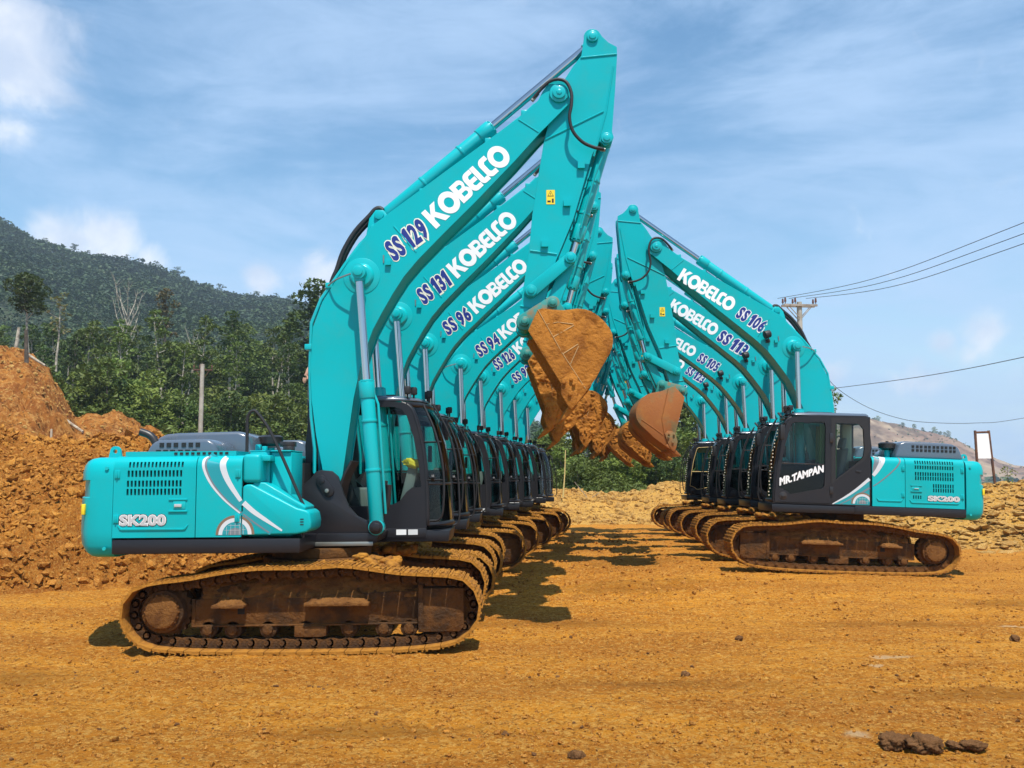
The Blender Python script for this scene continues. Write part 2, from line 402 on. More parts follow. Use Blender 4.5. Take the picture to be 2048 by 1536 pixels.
# ---- undercarriage -------------------------------------------------------
TRK = [(-1.964, .443), (-1.952, .613), (-1.825, .772), (-1.587, .838), (-1.22, .878), (-.892, .937), (-.48, .986), (.129, .99), (.465, 1.012), (.64, .997), (.846, .967), (1.187, .92), (1.763, .882), (1.953, .783), (2.049, .613), (2.039, .411), (1.905, .225), (1.695, .125), (1.13, .066), (.05, .05), (-.977, .062), (-1.443, .085), (-1.649, .115), (-1.847, .21)]
NSH = 50
def track_frames(k):
    f = lambda x: -1.97 + (x + 1.97) * k
    pts = resample(spline([(f(x), z) for x, z in TRK], 8, True), NSH)
    out = []
    for i in range(NSH):
        a, b = pts[i], pts[(i + 1) % NSH]; t = (b - a); L = np.linalg.norm(t); t = t / L; c = (a + b) / 2
        out.append((c, t, L))
    return out
def shoe_mesh(seed, w):
    r = np.random.default_rng(seed); b = B()
    nx, ny = 4, 7; vs = []; xs = np.linspace(-w / 2 + .004, w / 2 - .004, nx); ys = np.linspace(-.3, .3, ny)
    for y in ys:
        for x in xs:
            vs.append((x, y + (r.uniform(-.006, .006) if abs(y) > .29 else 0), r.uniform(.0, .019)))
    fs = [(j * nx + i, j * nx + i + 1, (j + 1) * nx + i + 1, (j + 1) * nx + i) for j in range(ny - 1) for i in range(nx - 1)]
    n = len(vs); lo = [(xs[0], -.3, -.022), (xs[-1], -.3, -.022), (xs[-1], .3, -.022), (xs[0], .3, -.022)]
    e = [[j * nx for j in range(ny)], [j * nx + nx - 1 for j in range(ny)]]
    b.add(vs + lo, fs + [(n + 3, n + 2, n + 1, n), tuple([n] + list(range(nx)) + [n + 1])[::1], tuple([n + 2] + [(ny - 1) * nx + i for i in range(nx - 1, -1, -1)] + [n + 3]), tuple([n + 3] + e[0][::-1] + [n]), tuple([n + 1] + e[1] + [n + 2])])
    for x in (-w * .36, 0.0, w * .36):
        b.box(x - .009, x + .009, -.298, .298, .0, .024)
    return b.mesh('track_shoe', M['mud'], smooth=25)
SHOES = [shoe_mesh(s, .188) for s in (1, 2, 3)]
def link_mesh(w):
    b = B()
    for y in (-.085, .085):
        o = arc(-w * .36, -.085, .052, 90, 270, 6) + [(-w * .1, -.120), (w * .1, -.120)] + arc(w * .42, -.085, .05, -90, 90, 6) + [(w * .2, -.025), (-w * .2, -.025)]
        b.prism(o, y - .018, y + .018)
    b.cyl((-w * .36, -.115, -.085), (-w * .36, .115, -.085), .030, n=8)
    return b.mesh('track_link', M['muddark'])
LINK = link_mesh(.19)
UC = {}
for key, k in (('std', 1.0), ('long', 1.08)):
    fx = lambda x, k=k: -1.97 + (x + 1.97) * k
    d = {}
    for side, sy in (('r', -1), ('l', 1)):
        def Y(a, b_, sy=sy): return (sy * a, sy * b_) if sy * a < sy * b_ else (sy * b_, sy * a)
        b = B()
        y0, y1 = Y(1.16, .92)
        b.prism([(fx(-1.225), .335), (fx(-1.225), .622), (fx(1.342), .70), (fx(1.342), .352)], y0, y1)
        ya, yb = sy * 1.155, sy * 1.03
        pr = [(-1.15, .62, .86), (-.4, .63, .90), (.5, .645, .92), (1.34, .65, .80)]
        vs = []
        for x, z0, z1 in pr: vs += [(fx(x), ya, z0), (fx(x), yb, z1), (fx(x), sy * .92, z1), (fx(x), sy * .92, z0)]
        fs = [(i * 4 + j, i * 4 + (j + 1) % 4, (i + 1) * 4 + (j + 1) % 4, (i + 1) * 4 + j) for i in range(3) for j in range(4)] + [(0, 1, 2, 3), (15, 14, 13, 12)]
        b.add(vs, fs)
        y0, y1 = Y(1.185, .95)
        b.prism([(fx(-1.24), .315), (fx(-1.24), .335), (fx(1.34), .352), (fx(1.34), .332)], y0, y1)           # bottom lip
        b.box(fx(-1.24), fx(-1.20), *Y(1.175, 1.0), .315, .63)
        d[side + 'frame'] = b.mesh('track_frame', M['muddark'], bevel=.006)
        b = B(); b.box(fx(-.72), fx(-.64), *Y(1.1625, 1.12), .455, .535); d[side + 'hole'] = b.mesh('frame_opening', M['void'])
        b = B(); b.box(fx(.803), fx(.878), *Y(1.172, 1.12), .483, .565); d[side + 'hatch'] = b.mesh('frame_pocket', M['muddark'], bevel=.006)
        b = B(); b.prism([(fx(1.345), .25), (fx(1.345), .735), (fx(1.86), .735), (fx(1.86), .31), (fx(1.81), .255)], *Y(1.235, 1.0)); b.box(fx(1.345), fx(1.40), *Y(1.25, 1.0), .25, .78)
        d[side + 'guard'] = b.mesh('idler_guard', M['muddark'], bevel=.008)
        b = B()
        for x0, x1, z in ((-.968, -.605, .556), (.07, .795, .572)):
            b.box(fx(x0), fx(x1), *Y(1.345, 1.16), z - .012, z + .022)
        d[side + 'step'] = [q.mesh('step_ledge', M['mudmid'], bevel=.004) for q in b.pieces()]
        rol = []
        for x in (-1.05, -.77, -.37, .06, .55, .946, 1.232):
            rr = B(); rr.cyl((0, sy * 1.17, 0), (0, sy * .93, 0), .098, n=18); rr.cyl((0, sy * 1.19, 0), (0, sy * 1.16, 0), .055, n=10)
            rol.append((fx(x), .285))
        rr = B(); rr.cyl((0, sy * 1.16, 0), (0, sy * .93, 0), .098, n=18); rr.cyl((0, sy * 1.20, 0), (0, sy * 1.15, 0), .060, n=10)
        d[side + 'roller'] = rr.mesh('track_roller', M['muddark'], bevel=.008); d['rollers'] = rol
        rr = B(); rr.cyl((fx(-.42), sy * 1.19, .855), (fx(-.42), sy * 1.0, .855), .058, n=14); d[side + 'carrier'] = rr.mesh('carrier_roller', M['muddark'], bevel=.006)
        b = B(); b.prism([(fx(-.06), .205), (fx(-.06), .325), (fx(.30), .325), (fx(.30), .215), (fx(.22), .20)], *Y(1.215, 1.0)); d[side + 'rguard'] = b.mesh('roller_guard', M['muddark'], bevel=.008)
        # final drive: housing, toothed ring, cover with bolts
        b = B(); cx = -1.543
        ring = []
        for i in range(42):
            r_ = .315 if i % 2 else .275; t = 2 * PI * i / 42; ring.append((cx + r_ * math.cos(t), .501 + r_ * math.sin(t)))
        b.prism(ring, *Y(1.14, 1.06))
        b.cyl((cx, sy * 1.25, .501), (cx, sy * .9, .501), .235, .27, n=28)
        d[side + 'sprocket'] = b.mesh('sprocket', M['muddark'], bevel=.006)
        b = B(); b.cyl((cx, sy * 1.30, .501), (cx, sy * 1.24, .501), .178, .196, n=30)
        for i in range(20):
            t = 2 * PI * i / 20; b.cyl((cx + .188 * math.cos(t), sy * 1.285, .501 + .188 * math.sin(t)), (cx + .188 * math.cos(t), sy * 1.24, .501 + .188 * math.sin(t)), .013, n=6)
        d[side + 'cover'] = b.mesh('drive_cover', M['mudmid'], bevel=.004)
        b = B(); b.cyl((fx(1.68), sy * 1.16, .46), (fx(1.68), sy * 1.04, .46), .27, n=28); d[side + 'idler'] = b.mesh('idler_wheel', M['muddark'], bevel=.02)
        # chain pins (the links and shoes hang on them)
        fr = track_frames(k); b = B(); vs = []
        for c, t, L in fr:
            for dn in (.055, .115):
                for yy in (-.062, .062): vs.append((c[0] + t[1] * dn, sy * 1.1 + yy, c[1] - t[0] * dn))
        q = len(fr); b.add(vs, [(i * 4 + p, ((i + 1) % q) * 4 + p, ((i + 1) % q) * 4 + r_, i * 4 + r_) for i in range(q) for p, r_ in ((0, 1), (1, 3), (3, 2), (2, 0))])
        d[side + 'chain'] = b.mesh('track_chain', M['muddark'])
        # caked clods of mud on the ledges and along the run
        r = np.random.default_rng(5 if sy < 0 else 9); pts = []; sz = []
        for _ in range(90):
            c, t, L = fr[r.integers(7, 23)]; pts.append((c[0], sy * r.uniform(.82, 1.34), c[1] + .012)); sz.append(r.uniform(.012, .036))
        for _ in range(26):
            pts.append((fx(r.uniform(.5, 1.05)), sy * r.uniform(.70, .95), 1.0 + r.uniform(-.03, .07))); sz.append(r.uniform(.03, .085))
        V, F = scatter(lump_protos(5, 2, .55, 3), np.array(pts), np.array(sz)[:, None] * np.array([1.3, 1.1, .8]), 4)
        Vs, Fs = [V], [F]; nl = len(F)
        def addgrid(Q):
            global_n = sum(len(q) for q in Vs); g = grid_faces(Q.shape[1], Q.shape[0]); Vs.append(Q.reshape(-1, 3)); Fs.append(np.vstack([g[:, [0, 1, 2]], g[:, [0, 2, 3]]]) + global_n)
        u, v = np.meshgrid(np.linspace(-1.13, 1.33, 120), np.linspace(0, 1, 22))            # plastered over the sloping guard
        zt = np.interp(u, [-1.15, -.4, .5, 1.34], [.86, .90, .92, .80]); th = .050 * np.clip(fbm(u * 5 + sy, v * 3, 5, 21, .6) * 1.2 + .35, -.2, 1) - .012
        addgrid(np.stack([fx(u), sy * (1.158 - .125 * v + th * (1.0 - .3 * v)), .632 + (zt - .632) * v + th * .3], -1))
        for x0, x1, z, hh in ((-.955, -.615, .575, .20), (.085, .785, .592, .13)):            # heaps standing on the ledges
            u, v = np.meshgrid(np.linspace(x0, x1, 40), np.linspace(0, 1, 16)); e = np.clip(np.minimum(u - x0, x1 - u) / .07, 0, 1)
            h = hh * (v ** 1.3) * e * (.75 + .5 * fbm(u * 6, v * 2, 4, 8)) + .030 * fbm(u * 17, v * 7, 4, 31) * e
            addgrid(np.stack([fx(u), sy * (1.338 - .18 * v + .02 * fbm(u * 12, v * 6, 3, 5)), z + np.maximum(h, -.005)], -1))
        V, F = np.vstack(Vs), np.vstack(Fs)
        d[side + 'mud'] = np_mesh('caked_mud', V, F, [M['mud'], M['mudmid']], midx=(np.arange(len(F)) >= nl).astype(int))
    b = B()
    b.prism([(-.95, .48), (-.75, .86), (.75, .86), (.95, .48)], -.95, .95); b.cyl((0, 0, .84), (0, 0, 1.02), .72, n=36); b.cyl((0, 0, 1.02), (0, 0, 1.14), .62, n=36)
    d['body'] = b.mesh('car_body', M['muddark'], bevel=.02)
    UC[key] = d

# ---- upper structure ------------------------------------------------------
b = B()
b.box(-2.10, .02, -1.35, 1.35, 1.155, 1.315)
b.prism([(.02, 1.17), (.02, 1.315), (.80, 1.315), (.76, 1.21), (.68, 1.17)], -.50, .32)
b.prism([(.02, 1.16), (.02, 1.30), (1.60, 1.30), (1.585, 1.15)], .33, 1.35)
DECK = b.mesh('deck_frame', M['char'], bevel=.012)
part('deck', 'deck_frame', DECK)
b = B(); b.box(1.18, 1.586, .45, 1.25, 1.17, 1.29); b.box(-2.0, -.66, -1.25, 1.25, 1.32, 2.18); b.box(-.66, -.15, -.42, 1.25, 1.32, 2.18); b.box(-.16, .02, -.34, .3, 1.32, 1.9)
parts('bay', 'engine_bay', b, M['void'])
b = B(); b.box(.05, .72, -.47, -.455, 1.20, 1.235)
part('sill', 'deck_sill', B().box(.0, .72, -.525, -.50, 1.165, 1.215).mesh('deck_sill', M['steel'], bevel=.006), 'deck')

# counterweight: loft of plan outlines
def cw_plan():
    half = [(-2.105, 1.35), (-2.25, 1.35), (-2.37, 1.34), (-2.44, 1.30), (-2.50, 1.20), (-2.58, 1.05), (-2.68, .85), (-2.77, .6), (-2.83, .3), (-2.85, 0)]
    return [(x, -y) for x, y in half] + [(x, y) for x, y in half[-2::-1]]
def cw_mesh():
    pl = cw_plan(); n = len(pl); lev = [(1.115, .16), (1.13, .10), (1.17, .05), (1.25, .012), (1.40, 0), (1.775, 0), (1.79, 0), (1.80, -1), (1.98, -1), (1.99, 0), (2.08, 0.0), (2.16, .02), (2.21, .05), (2.235, .09), (2.248, .15)]
    vs = []
    ip = off_poly(pl, 0.0)
    for z, ins in lev:
        notch = ins == -1; q = off_poly(pl, .0 if notch else ins)
        for i, (x, y) in enumerate(q):
            x0 = pl[i][0]
            if notch and x0 < -2.38:
                qq = off_poly(pl, .028)[i]; x, y = qq
            if i in (0, n - 1): x = -2.105
            vs.append((x, y, z))
    k = len(lev); fs = [(a * n + i, a * n + i + 1, (a + 1) * n + i + 1, (a + 1) * n + i) for a in range(k - 1) for i in range(n - 1)]
    fs += [(a * n + n - 1, a * n, (a + 1) * n, (a + 1) * n + n - 1) for a in range(k - 1)]
    fs += [tuple(range(n)), tuple(range(k * n - 1, (k - 1) * n - 1, -1))]
    b = B(); b.add(vs, fs); return b.mesh('counterweight', M['teal'], smooth=40)
part('cw', 'counterweight', cw_mesh())
for y in (-.92, .92):
    b = B(); plate(b, [(-2.35, 2.235)] + arc(-2.27, 2.325, .062, 180, 0, 10) + [(-2.19, 2.235)], [circle(-2.27, 2.325, .026, 12)], y - .02, y + .02)
    part('eye', 'lifting_eye', b.mesh('lifting_eye', M['teal'], smooth=30), 'cw')
for y in (-1.31, 1.31):
    b = B(); b.box(-2.462, -2.425, y - .03, y + .03, 1.60, 1.72); part('refl', 'reflector', b.mesh('reflector', M['yellow'], bevel=.005), 'cw')

# side panels with real louvre slots
def panel_mesh(name, x0, x1, z0, z1, sy, rows, top=2.255, yo=1.35, extra_x=()):
    """shell of a side door; rows = list of (xa, xb, za, zb, n, slot fraction, shear)"""
    xs = {x0, x1}; zs = {z0, z1}; slots = []
    for xa, xb, za, zb, n, fr in rows:
        p = (xb - xa) / n
        zs |= {za, zb}
        for i in range(n):
            a = xa + p * (i + .5 - fr / 2); c = xa + p * (i + .5 + fr / 2); xs |= {a, c}; slots.append((a, c, za, zb))
    zs |= {z1 - .13, z1 - .085, z1 - .05, z1 - .02}
    xs = sorted(xs); zs = sorted(zs)
    def yy(z):
        t = max(0, (z - (z1 - .13)) / .13); return yo - .10 * (1 - math.sqrt(max(0, 1 - t * t)))
    b = B(); nx = len(xs); vs = [(x, sy * yy(z), z) for z in zs for x in xs]; fs = []; hole = set()
    for j in range(len(zs) - 1):
        zc = (zs[j] + zs[j + 1]) / 2
        for i in range(nx - 1):
            xc = (xs[i] + xs[i + 1]) / 2
            if any(a < xc < c and d_ < zc < e for a, c, d_, e in slots): continue
            fs.append((j * nx + i, j * nx + i + 1, (j + 1) * nx + i + 1, (j + 1) * nx + i))
    b.add(vs, fs)
    for a, c, d_, e in slots:                                   # slot walls and a dark back
        q = [(a, d_), (c, d_), (c, e), (a, e)]
        vs = [(p[0], sy * yy(p[1]), p[1]) for p in q] + [(p[0], sy * (yy(p[1]) - .03), p[1]) for p in q]
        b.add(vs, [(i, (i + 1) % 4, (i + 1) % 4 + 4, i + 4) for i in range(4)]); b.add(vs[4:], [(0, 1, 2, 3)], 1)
    ed = [(x0, z) for z in zs] ; e2 = [(x1, z) for z in zs]                # returned edges
    for e in (ed, e2):
        vs = [(p[0], sy * yy(p[1]), p[1]) for p in e] + [(p[0], sy * (yy(p[1]) - .04), p[1]) for p in e]; n = len(e)
        b.add(vs, [(i, i + 1, i + 1 + n, i + n) for i in range(n - 1)])
    for z in (z0, z1):
        b.add([(x0, sy * yy(z), z), (x1, sy * yy(z), z), (x1, sy * (yy(z) - .04 if z == z0 else 1.0), z), (x0, sy * (yy(z) - .04 if z == z0 else 1.0), z)], [(0, 1, 2, 3)])
    me = bpy.data.meshes.new(name); bm = bmesh.new(); bv = [bm.verts.new(p) for p in b.v]
    for f, mi in zip(b.f, b.m): q = bm.faces.new([bv[i] for i in f]); q.material_index = mi; q.smooth = True
    bmesh.ops.remove_doubles(bm, verts=bm.verts, dist=1e-5); bmesh.ops.recalc_face_normals(bm, faces=bm.faces); bm.to_mesh(me); bm.free()
    me.materials.append(M['teal']); me.materials.append(M['void']); me.set_sharp_from_angle(angle=rad(30)); return me
RR = [(-1.945, -1.305, 2.127, 2.19, 15, .52), (-1.955, -1.318, 2.02, 2.094, 15, .58), (-1.96, -1.322, 1.908, 1.98, 15, .58), (-1.962, -1.324, 1.814, 1.887, 15, .58)]
RL = [(-1.872, -1.112, 2.150, 2.215, 16, .5), (-1.872, -1.115, 2.052, 2.122, 16, .55), (-1.875, -1.118, 1.925, 1.998, 16, .55), (-1.875, -1.120, 1.842, 1.915, 16, .55), (-1.875, -1.460, 1.705, 1.778, 9, .55), (-1.875, -1.462, 1.622, 1.695, 9, .55), (-1.258, -1.078, 1.486, 1.553, 4, .5)]
part('rdoor', 'engine_door', panel_mesh('engine_door', -2.10, -1.168, 1.337, 2.25, -1, RR))
part('rpanel', 'pump_door', panel_mesh('pump_door', -1.158, -.648, 1.337, 2.255, -1, []))
part('ldoor', 'engine_door', panel_mesh('engine_door', -2.07, -.946, 1.322, 2.262, 1, RL))
part('lpanel', 'battery_door', panel_mesh('battery_door', -.936, -.315, 1.322, 2.262, 1, []))
part('deckt', 'upper_cover', B().box(-2.10, -.35, -1.26, 1.26, 2.19, 2.256).mesh('upper_cover', M['teal'], bevel=.01))
b = B(); b.box(-2.02, -.75, -1.24, -.70, 2.258, 2.31)
for i in range(10): b.box(-1.46 + i * .065, -1.425 + i * .065, -1.25, -1.236, 2.272, 2.298, 1)
part('ledge', 'walkway_grating', b.mesh('walkway_grating', [M['teal'], M['void']], bevel=.0), 'deckt')
def latch(sy, x0, x1, z0, z1, par):
    b = B(); xm = (x0 + x1) / 2
    b.box(x0, x1, *sorted((sy * 1.352, sy * 1.362)), z1 - .022, z1); b.box(x0, x1, *sorted((sy * 1.352, sy * 1.366)), z0, z0 + .022)
    parts('latchf', 'latch_rim', b, M['teal'], par, bevel=.004)
    b = B(); b.box(xm - .055, xm + .085, *sorted((sy * 1.3515, sy * 1.356)), z0 + .035, z1 - .03); b.box(xm - .04, xm + .045, *sorted((sy * 1.356, sy * 1.368)), z0 + .055, z1 - .06, 1)
    part('latch', 'door_latch', b.mesh('door_latch', [M['teal2'], M['silver']], bevel=.004), par)
latch(-1, -1.469, -1.257, 1.622, 1.774, 'rdoor'); latch(1, -1.258, -1.044, 1.618, 1.750, 'ldoor')
def rib(sy, x0, x1, z, par):
    b = B(); b.prism([(x0, z + .05), (x0 + .03, z - .005), (x0 + .06, z - .012), (x1 - .06, z - .012), (x1 - .03, z - .005), (x1, z + .05), (x1 - .02, z + .05), (x1 - .05, z + .012), (x0 + .05, z + .012), (x0 + .02, z + .05)], *sorted((sy * 1.345, sy * 1.362)))
    part('rib', 'pressed_rib', b.mesh('pressed_rib', M['teal'], bevel=.005), par)
rib(-1, -2.043, -1.24, 1.43, 'rdoor'); rib(1, -1.98, -1.02, 1.415, 'ldoor'); rib(1, -.90, -.39, 1.43, 'lpanel')
def badge(sy, x0, x1, z0, z1, par):
    h = (z1 - z0); b = B()
    for off, m_, y in ((.075, 0, 1.3535), (.040, 1, 1.3565), (.0, 2, 1.3595)):
        vf = text_mesh('SK200', 1.0, off + .025, space=1.06); v, f = vf
        xa = min(p[0] for p in v); xb = max(p[0] for p in v)
        if off == .075: XA, XB = xa, xb
        k = (x1 - x0) / (XB - XA)
        flat(b, vf, (lambda px, py: (x0 + (px - XA) * k, -y, z0 + py * h / .72)) if sy < 0 else (lambda px, py: (x1 - (px - XA) * k, y, z0 + py * h / .72)), m_)
    part('badge', 'model_lettering', b.mesh('model_lettering', [M['blackm'], M['white'], M['silver']]), par)
badge(-1, -2.03, -1.485, 1.48, 1.593, 'rdoor'); badge(1, -1.985, -1.36, 1.46, 1.552, 'ldoor')
for key, sy, xs, zs in (('rdoor', -1, (-2.06,), (1.55, 2.05)), ('rpanel', -1, (-.69,), (1.55, 2.05)), ('ldoor', 1, (-2.03,), (1.55, 2.05)), ('lpanel', 1, (-.90,), (1.55, 2.05))):
    for x in xs:
        for z in zs: b = B(); b.box(x - .03, x + .03, *sorted((sy * 1.345, sy * 1.362)), z - .045, z + .045); b.cyl((x, sy * 1.365, z - .045), (x, sy * 1.365, z + .045), .010, n=8); part('hinge' + key, 'door_hinge', b.mesh('door_hinge', M['teal'], bevel=.004), key)
for y in (-1.36, 1.36):
    for x, z in ((-2.18, 1.22), (-2.18, 2.12)): b = B(); b.cyl((x, y - .012 * np.sign(y), z), (x, y + .006 * np.sign(y), z), .022, n=6); part('cwbolt', 'bolt_head', b.mesh('bolt_head', M['teal2']), 'cw')
# swoosh decals
def band(b, cl, w, y, m, clip=None):
    """strip along centreline cl [(x,z)] of half-widths w"""
    C = spline(cl, 6); n = len(C); ww = np.interp(np.linspace(0, 1, n), np.linspace(0, 1, len(w)), w); vs = []
    for i in range(n):
        t = C[min(i + 1, n - 1)] - C[max(i - 1, 0)]; t = t / np.linalg.norm(t); nn = np.array([-t[1], t[0]]) * ww[i]
        for s in (1, -1):
            q = C[i] + nn * s; yy = y if not callable(y) else y(q[0], q[1]); vs.append((q[0], yy, q[1]))
    b.add(vs, [(2 * i, 2 * i + 1, 2 * i + 3, 2 * i + 2) for i in range(n - 1)], m)
def zx(p): return (-1.159 + (p[0] - 70) * .001028, 1.337 + (1280 - p[1]) * .001022)
def globe(b, cx, cz, r, y, a0, a1, sy, x_lo=-9, x_hi=9):
    def ring(r0, r1, m, dy):
        n = 40; vs = []; 
        for i in range(n + 1):
            a = a0 + (a1 - a0) * i / n
            for rr in (r0, r1): vs.append((min(max(cx + rr * math.cos(a), x_lo), x_hi), y + sy * dy, cz + rr * math.sin(a)))
        b.add(vs, [(2 * i, 2 * i + 1, 2 * i + 3, 2 * i + 2) for i in range(n)], m)
    ring(0, r * .66, 2, .001); ring(0, r * .36, 1, .0014); ring(r * .66, r * .86, 0, .001); ring(r * .86, r, 3, .0012)
    for i in range(-2, 3):
        h = math.sqrt(max(0, .36 - (i * .22) ** 2)) * r; xx = min(max(cx + i * .22 * r, x_lo), x_hi)
        b.box(xx - .0017, xx + .0017, *sorted((y + sy * .0016, y + sy * .002)), cz if a0 == 0 else cz - h, cz + h, 4)
    for i in range(1, 3):
        h = math.sqrt(max(0, .36 - (i * .24) ** 2)) * r; b.box(max(cx - h, x_lo), min(cx + h, x_hi), *sorted((y + sy * .0016, y + sy * .002)), cz + i * .24 * r - .0017, cz + i * .24 * r + .0017, 4)
SW = [M['stripe'], M['stripeg'], M['stripet'], M['bronze'], M['silver']]
def ypan(sy, z1=2.255, d=.0025):
    def f(x, z):
        t = min(1, max(0, (z - (z1 - .13)) / .13)); return sy * (1.35 - .10 * (1 - math.sqrt(max(0, 1 - t * t))) + d)
    return f
b = B()
c1 = [zx(p) for p in ((180, 398), (150, 430), (150, 510), (190, 620), (260, 735), (370, 860), (470, 950), (555, 1018))]
c2 = [zx(p) for p in ((385, 398), (358, 450), (360, 520), (395, 620), (450, 720), (510, 810), (562, 885))]
mid = [((a[0] + c[0]) / 2, (a[1] + c[1]) / 2) for a, c in zip([zx(p) for p in ((185, 392), (150, 460), (165, 560), (230, 690), (330, 815), (450, 932), (555, 1018))], c2)]
band(b, mid, [.105, .10, .10, .098, .09, .08, .066], ypan(-1, d=.0015), 2)
band(b, c1, [.016, .024, .022, .018, .014, .012, .01, .009], ypan(-1), 0); band(b, [(x + .020, z + .004) for x, z in c1], [.01, .012, .011, .009, .008, .007, .006, .006], ypan(-1, d=.0035), 1)
band(b, c2, [.028, .036, .036, .032, .028, .024, .02], ypan(-1), 0)
globe(b, -.712, 1.362, .218, -1.353, 0, PI, -1, -9, -.652)
part('sw1', 'swoosh_decal', b.mesh('swoosh_decal', SW), 'rpanel')
b = B()
gl = lambda x, z: ypan(1, 2.262)(x, z)
band(b, [(-.52, 2.262), (-.50, 2.17), (-.42, 2.02), (-.33, 1.90)], [.055, .05, .04, .03], gl, 0)
band(b, [(-.43, 2.262), (-.41, 2.17), (-.36, 2.05), (-.332, 1.96)], [.07, .06, .035, .012], ypan(1, 2.262, .0018), 1)
band(b, [(-.835, 2.262), (-.85, 2.20), (-.78, 2.08), (-.62, 1.92), (-.45, 1.78), (-.33, 1.70)], [.014, .015, .013, .012, .01, .008], gl, 1)
part('sw2', 'swoosh_decal', b.mesh('swoosh_decal', SW), 'lpanel')

# tank, tool box, hood and deck furniture
b = B(); b.box(-.645, -.44, -1.345, -1.0, 1.945, 2.27); part('tankf', 'tank_fairing', b.mesh('tank_fairing', M['teal'], bevel=.045, seg=4))
b = B(); b.box(-.64, -.405, -1.08, -.45, 1.32, 2.305); b.box(-.40, -.155, -1.05, -.48, 1.32, 2.30); part('tank', 'fuel_tank', b.mesh('fuel_tank', M['teal'], bevel=.018))
b = B(); b.box(-.645, -.16, -1.08, -.44, 2.302, 2.318); b.box(-.60, -.54, -1.0, -.93, 2.30, 2.39); b.box(-.52, -.47, -1.0, -.93, 2.30, 2.37); part('tanktop', 'tank_lid', b.mesh('tank_lid', M['teal'], bevel=.006), 'tank')
b = B(); b.tube([(-.50, -.9, 2.31), (-.50, -.9, 2.36), (-.36, -.9, 2.36), (-.33, -.9, 2.31), (-.33, -.9, 2.26)], .008); b.cyl((-.25, -.8, 2.31), (-.25, -.8, 2.37), .07, n=14); b.cyl((-.28, -.72, 2.37), (-.28, -.72, 2.43), .1, n=16)
parts('filler', 'filler_cap', b, M['blackm'], 'tank', bevel=.004)
TB = [(-.638, 1.352), (-.638, 1.90), (-.60, 1.925), (-.54, 1.928), (-.02, 1.655), (.085, 1.628), (.125, 1.60), (.146, 1.50), (.138, 1.42), (.09, 1.382), (-.02, 1.362)]
b = B(); b.prism(TB, -1.35, -.78); part('tool', 'tool_box', b.mesh('tool_box', M['teal'], bevel=.022, seg=3))
b = B(); L_ = [(-.56, 1.90), (-.52, 1.955), (-.40, 1.945), (.02, 1.70), (.075, 1.665), (.06, 1.625), (-.03, 1.63), (-.46, 1.82)]
b.prism(L_, -1.30, -.83); part('toollid', 'tool_box_lid', b.mesh('tool_box_lid', M['teal'], bevel=.018, seg=3), 'tool')
b = B()
for z in (1.47, 1.50, 1.53): b.box(.02, .06, -1.3535, -1.347, z - .006, z + .006)
parts('toolvent', 'vent_slot', b, M['void'], 'tool')
b = B()
def tbx(p): return (-1.159 + (p[0] - 70) * .001028, 1.337 + (1280 - p[1]) * .001022)
band(b, [tbx(p) for p in ((592, 905), (700, 1000), (830, 1090), (1020, 1215))], [.03, .027, .022, .010], -1.3525, 0)
band(b, [tbx(p) for p in ((592, 990), (690, 1080), (800, 1160), (905, 1232))], [.052, .048, .042, .034], -1.3515, 2)
band(b, [tbx(p) for p in ((592, 1030), (690, 1105), (790, 1175), (880, 1235))], [.008, .008, .008, .007], -1.3527, 1)
globe(b, -.712, 1.366, .218, -1.3522, 0, PI, -1, -.634, 9)
part('sw3', 'swoosh_decal', b.mesh('swoosh_decal', SW), 'tool')
b = B(); b.tube(spline([(-.64, -1.2, 2.30), (-.64, -1.2, 2.55), (-.637, -1.2, 2.70), (-.585, -1.2, 2.772), (-.515, -1.2, 2.735), (-.34, -1.2, 2.47), (-.02, -1.2, 1.77), (.02, -1.2, 1.66), (.022, -1.2, 1.31)], 5), .019, n=8)
part('rail', 'handrail', b.mesh('handrail', M['black']))
b = B()
HL = [(-2.28, 2.256), (-2.16, 2.52), (-2.05, 2.57), (-1.9, 2.585), (-1.12, 2.60), (-1.0, 2.56), (-.93, 2.36), (-.91, 2.256)]
b.prism(HL, .05, .95)
HR = [(-2.02, 2.256), (-1.94, 2.42), (-1.86, 2.462), (-1.25, 2.475), (-1.16, 2.42), (-1.11, 2.256)]
b.prism(HR, -.72, .06)
part('hood', 'engine_hood', b.mesh('engine_hood', M['hood'], bevel=.05, seg=4))
b = B()
for i in range(6):
    x = -1.83 + i * .085 + (.01 if i > 2 else 0); b.box(x, x + .052, -.728, -.66, 2.375, 2.43)
    b.box(x - .04, x + .015, -.728, -.66, 2.318, 2.345)
for i in range(11):
    x = -2.10 + i * .075 + .012 * (i // 2); b.box(x, x + .05, .93, .957, 2.405, 2.452); b.box(x, x + .05, .90, .957, 2.475, 2.525)
parts('hoodslots', 'hood_slot', b, M['void'], 'hood')
b = B(); b.tube(spline([(-2.0, -.35, 2.24), (-2.005, -.35, 2.36), (-2.03, -.35, 2.46), (-2.10, -.35, 2.54), (-2.215, -.35, 2.585)], 5), .048, n=14, caps=False); b.tube(spline([(-2.005, -.35, 2.36), (-2.03, -.35, 2.46), (-2.10, -.35, 2.54), (-2.212, -.35, 2.584)], 5), .040, n=12)
part('exh', 'exhaust_pipe', b.mesh('exhaust_pipe', M['blackm'], smooth=50))
b = B(); b.cyl((-.86, .7, 2.25), (-.86, .7, 2.43), .055, n=16, m=1); b.cyl((-.86, .7, 2.42), (-.86, .7, 2.46), .10, .155, n=24); b.cyl((-.86, .7, 2.46), (-.86, .7, 2.55), .162, .168, n=24); b.cyl((-.86, .7, 2.55), (-.86, .7, 2.575), .168, .12, n=24); b.cyl((-.86, .7, 2.57), (-.86, .7, 2.60), .03, n=8)
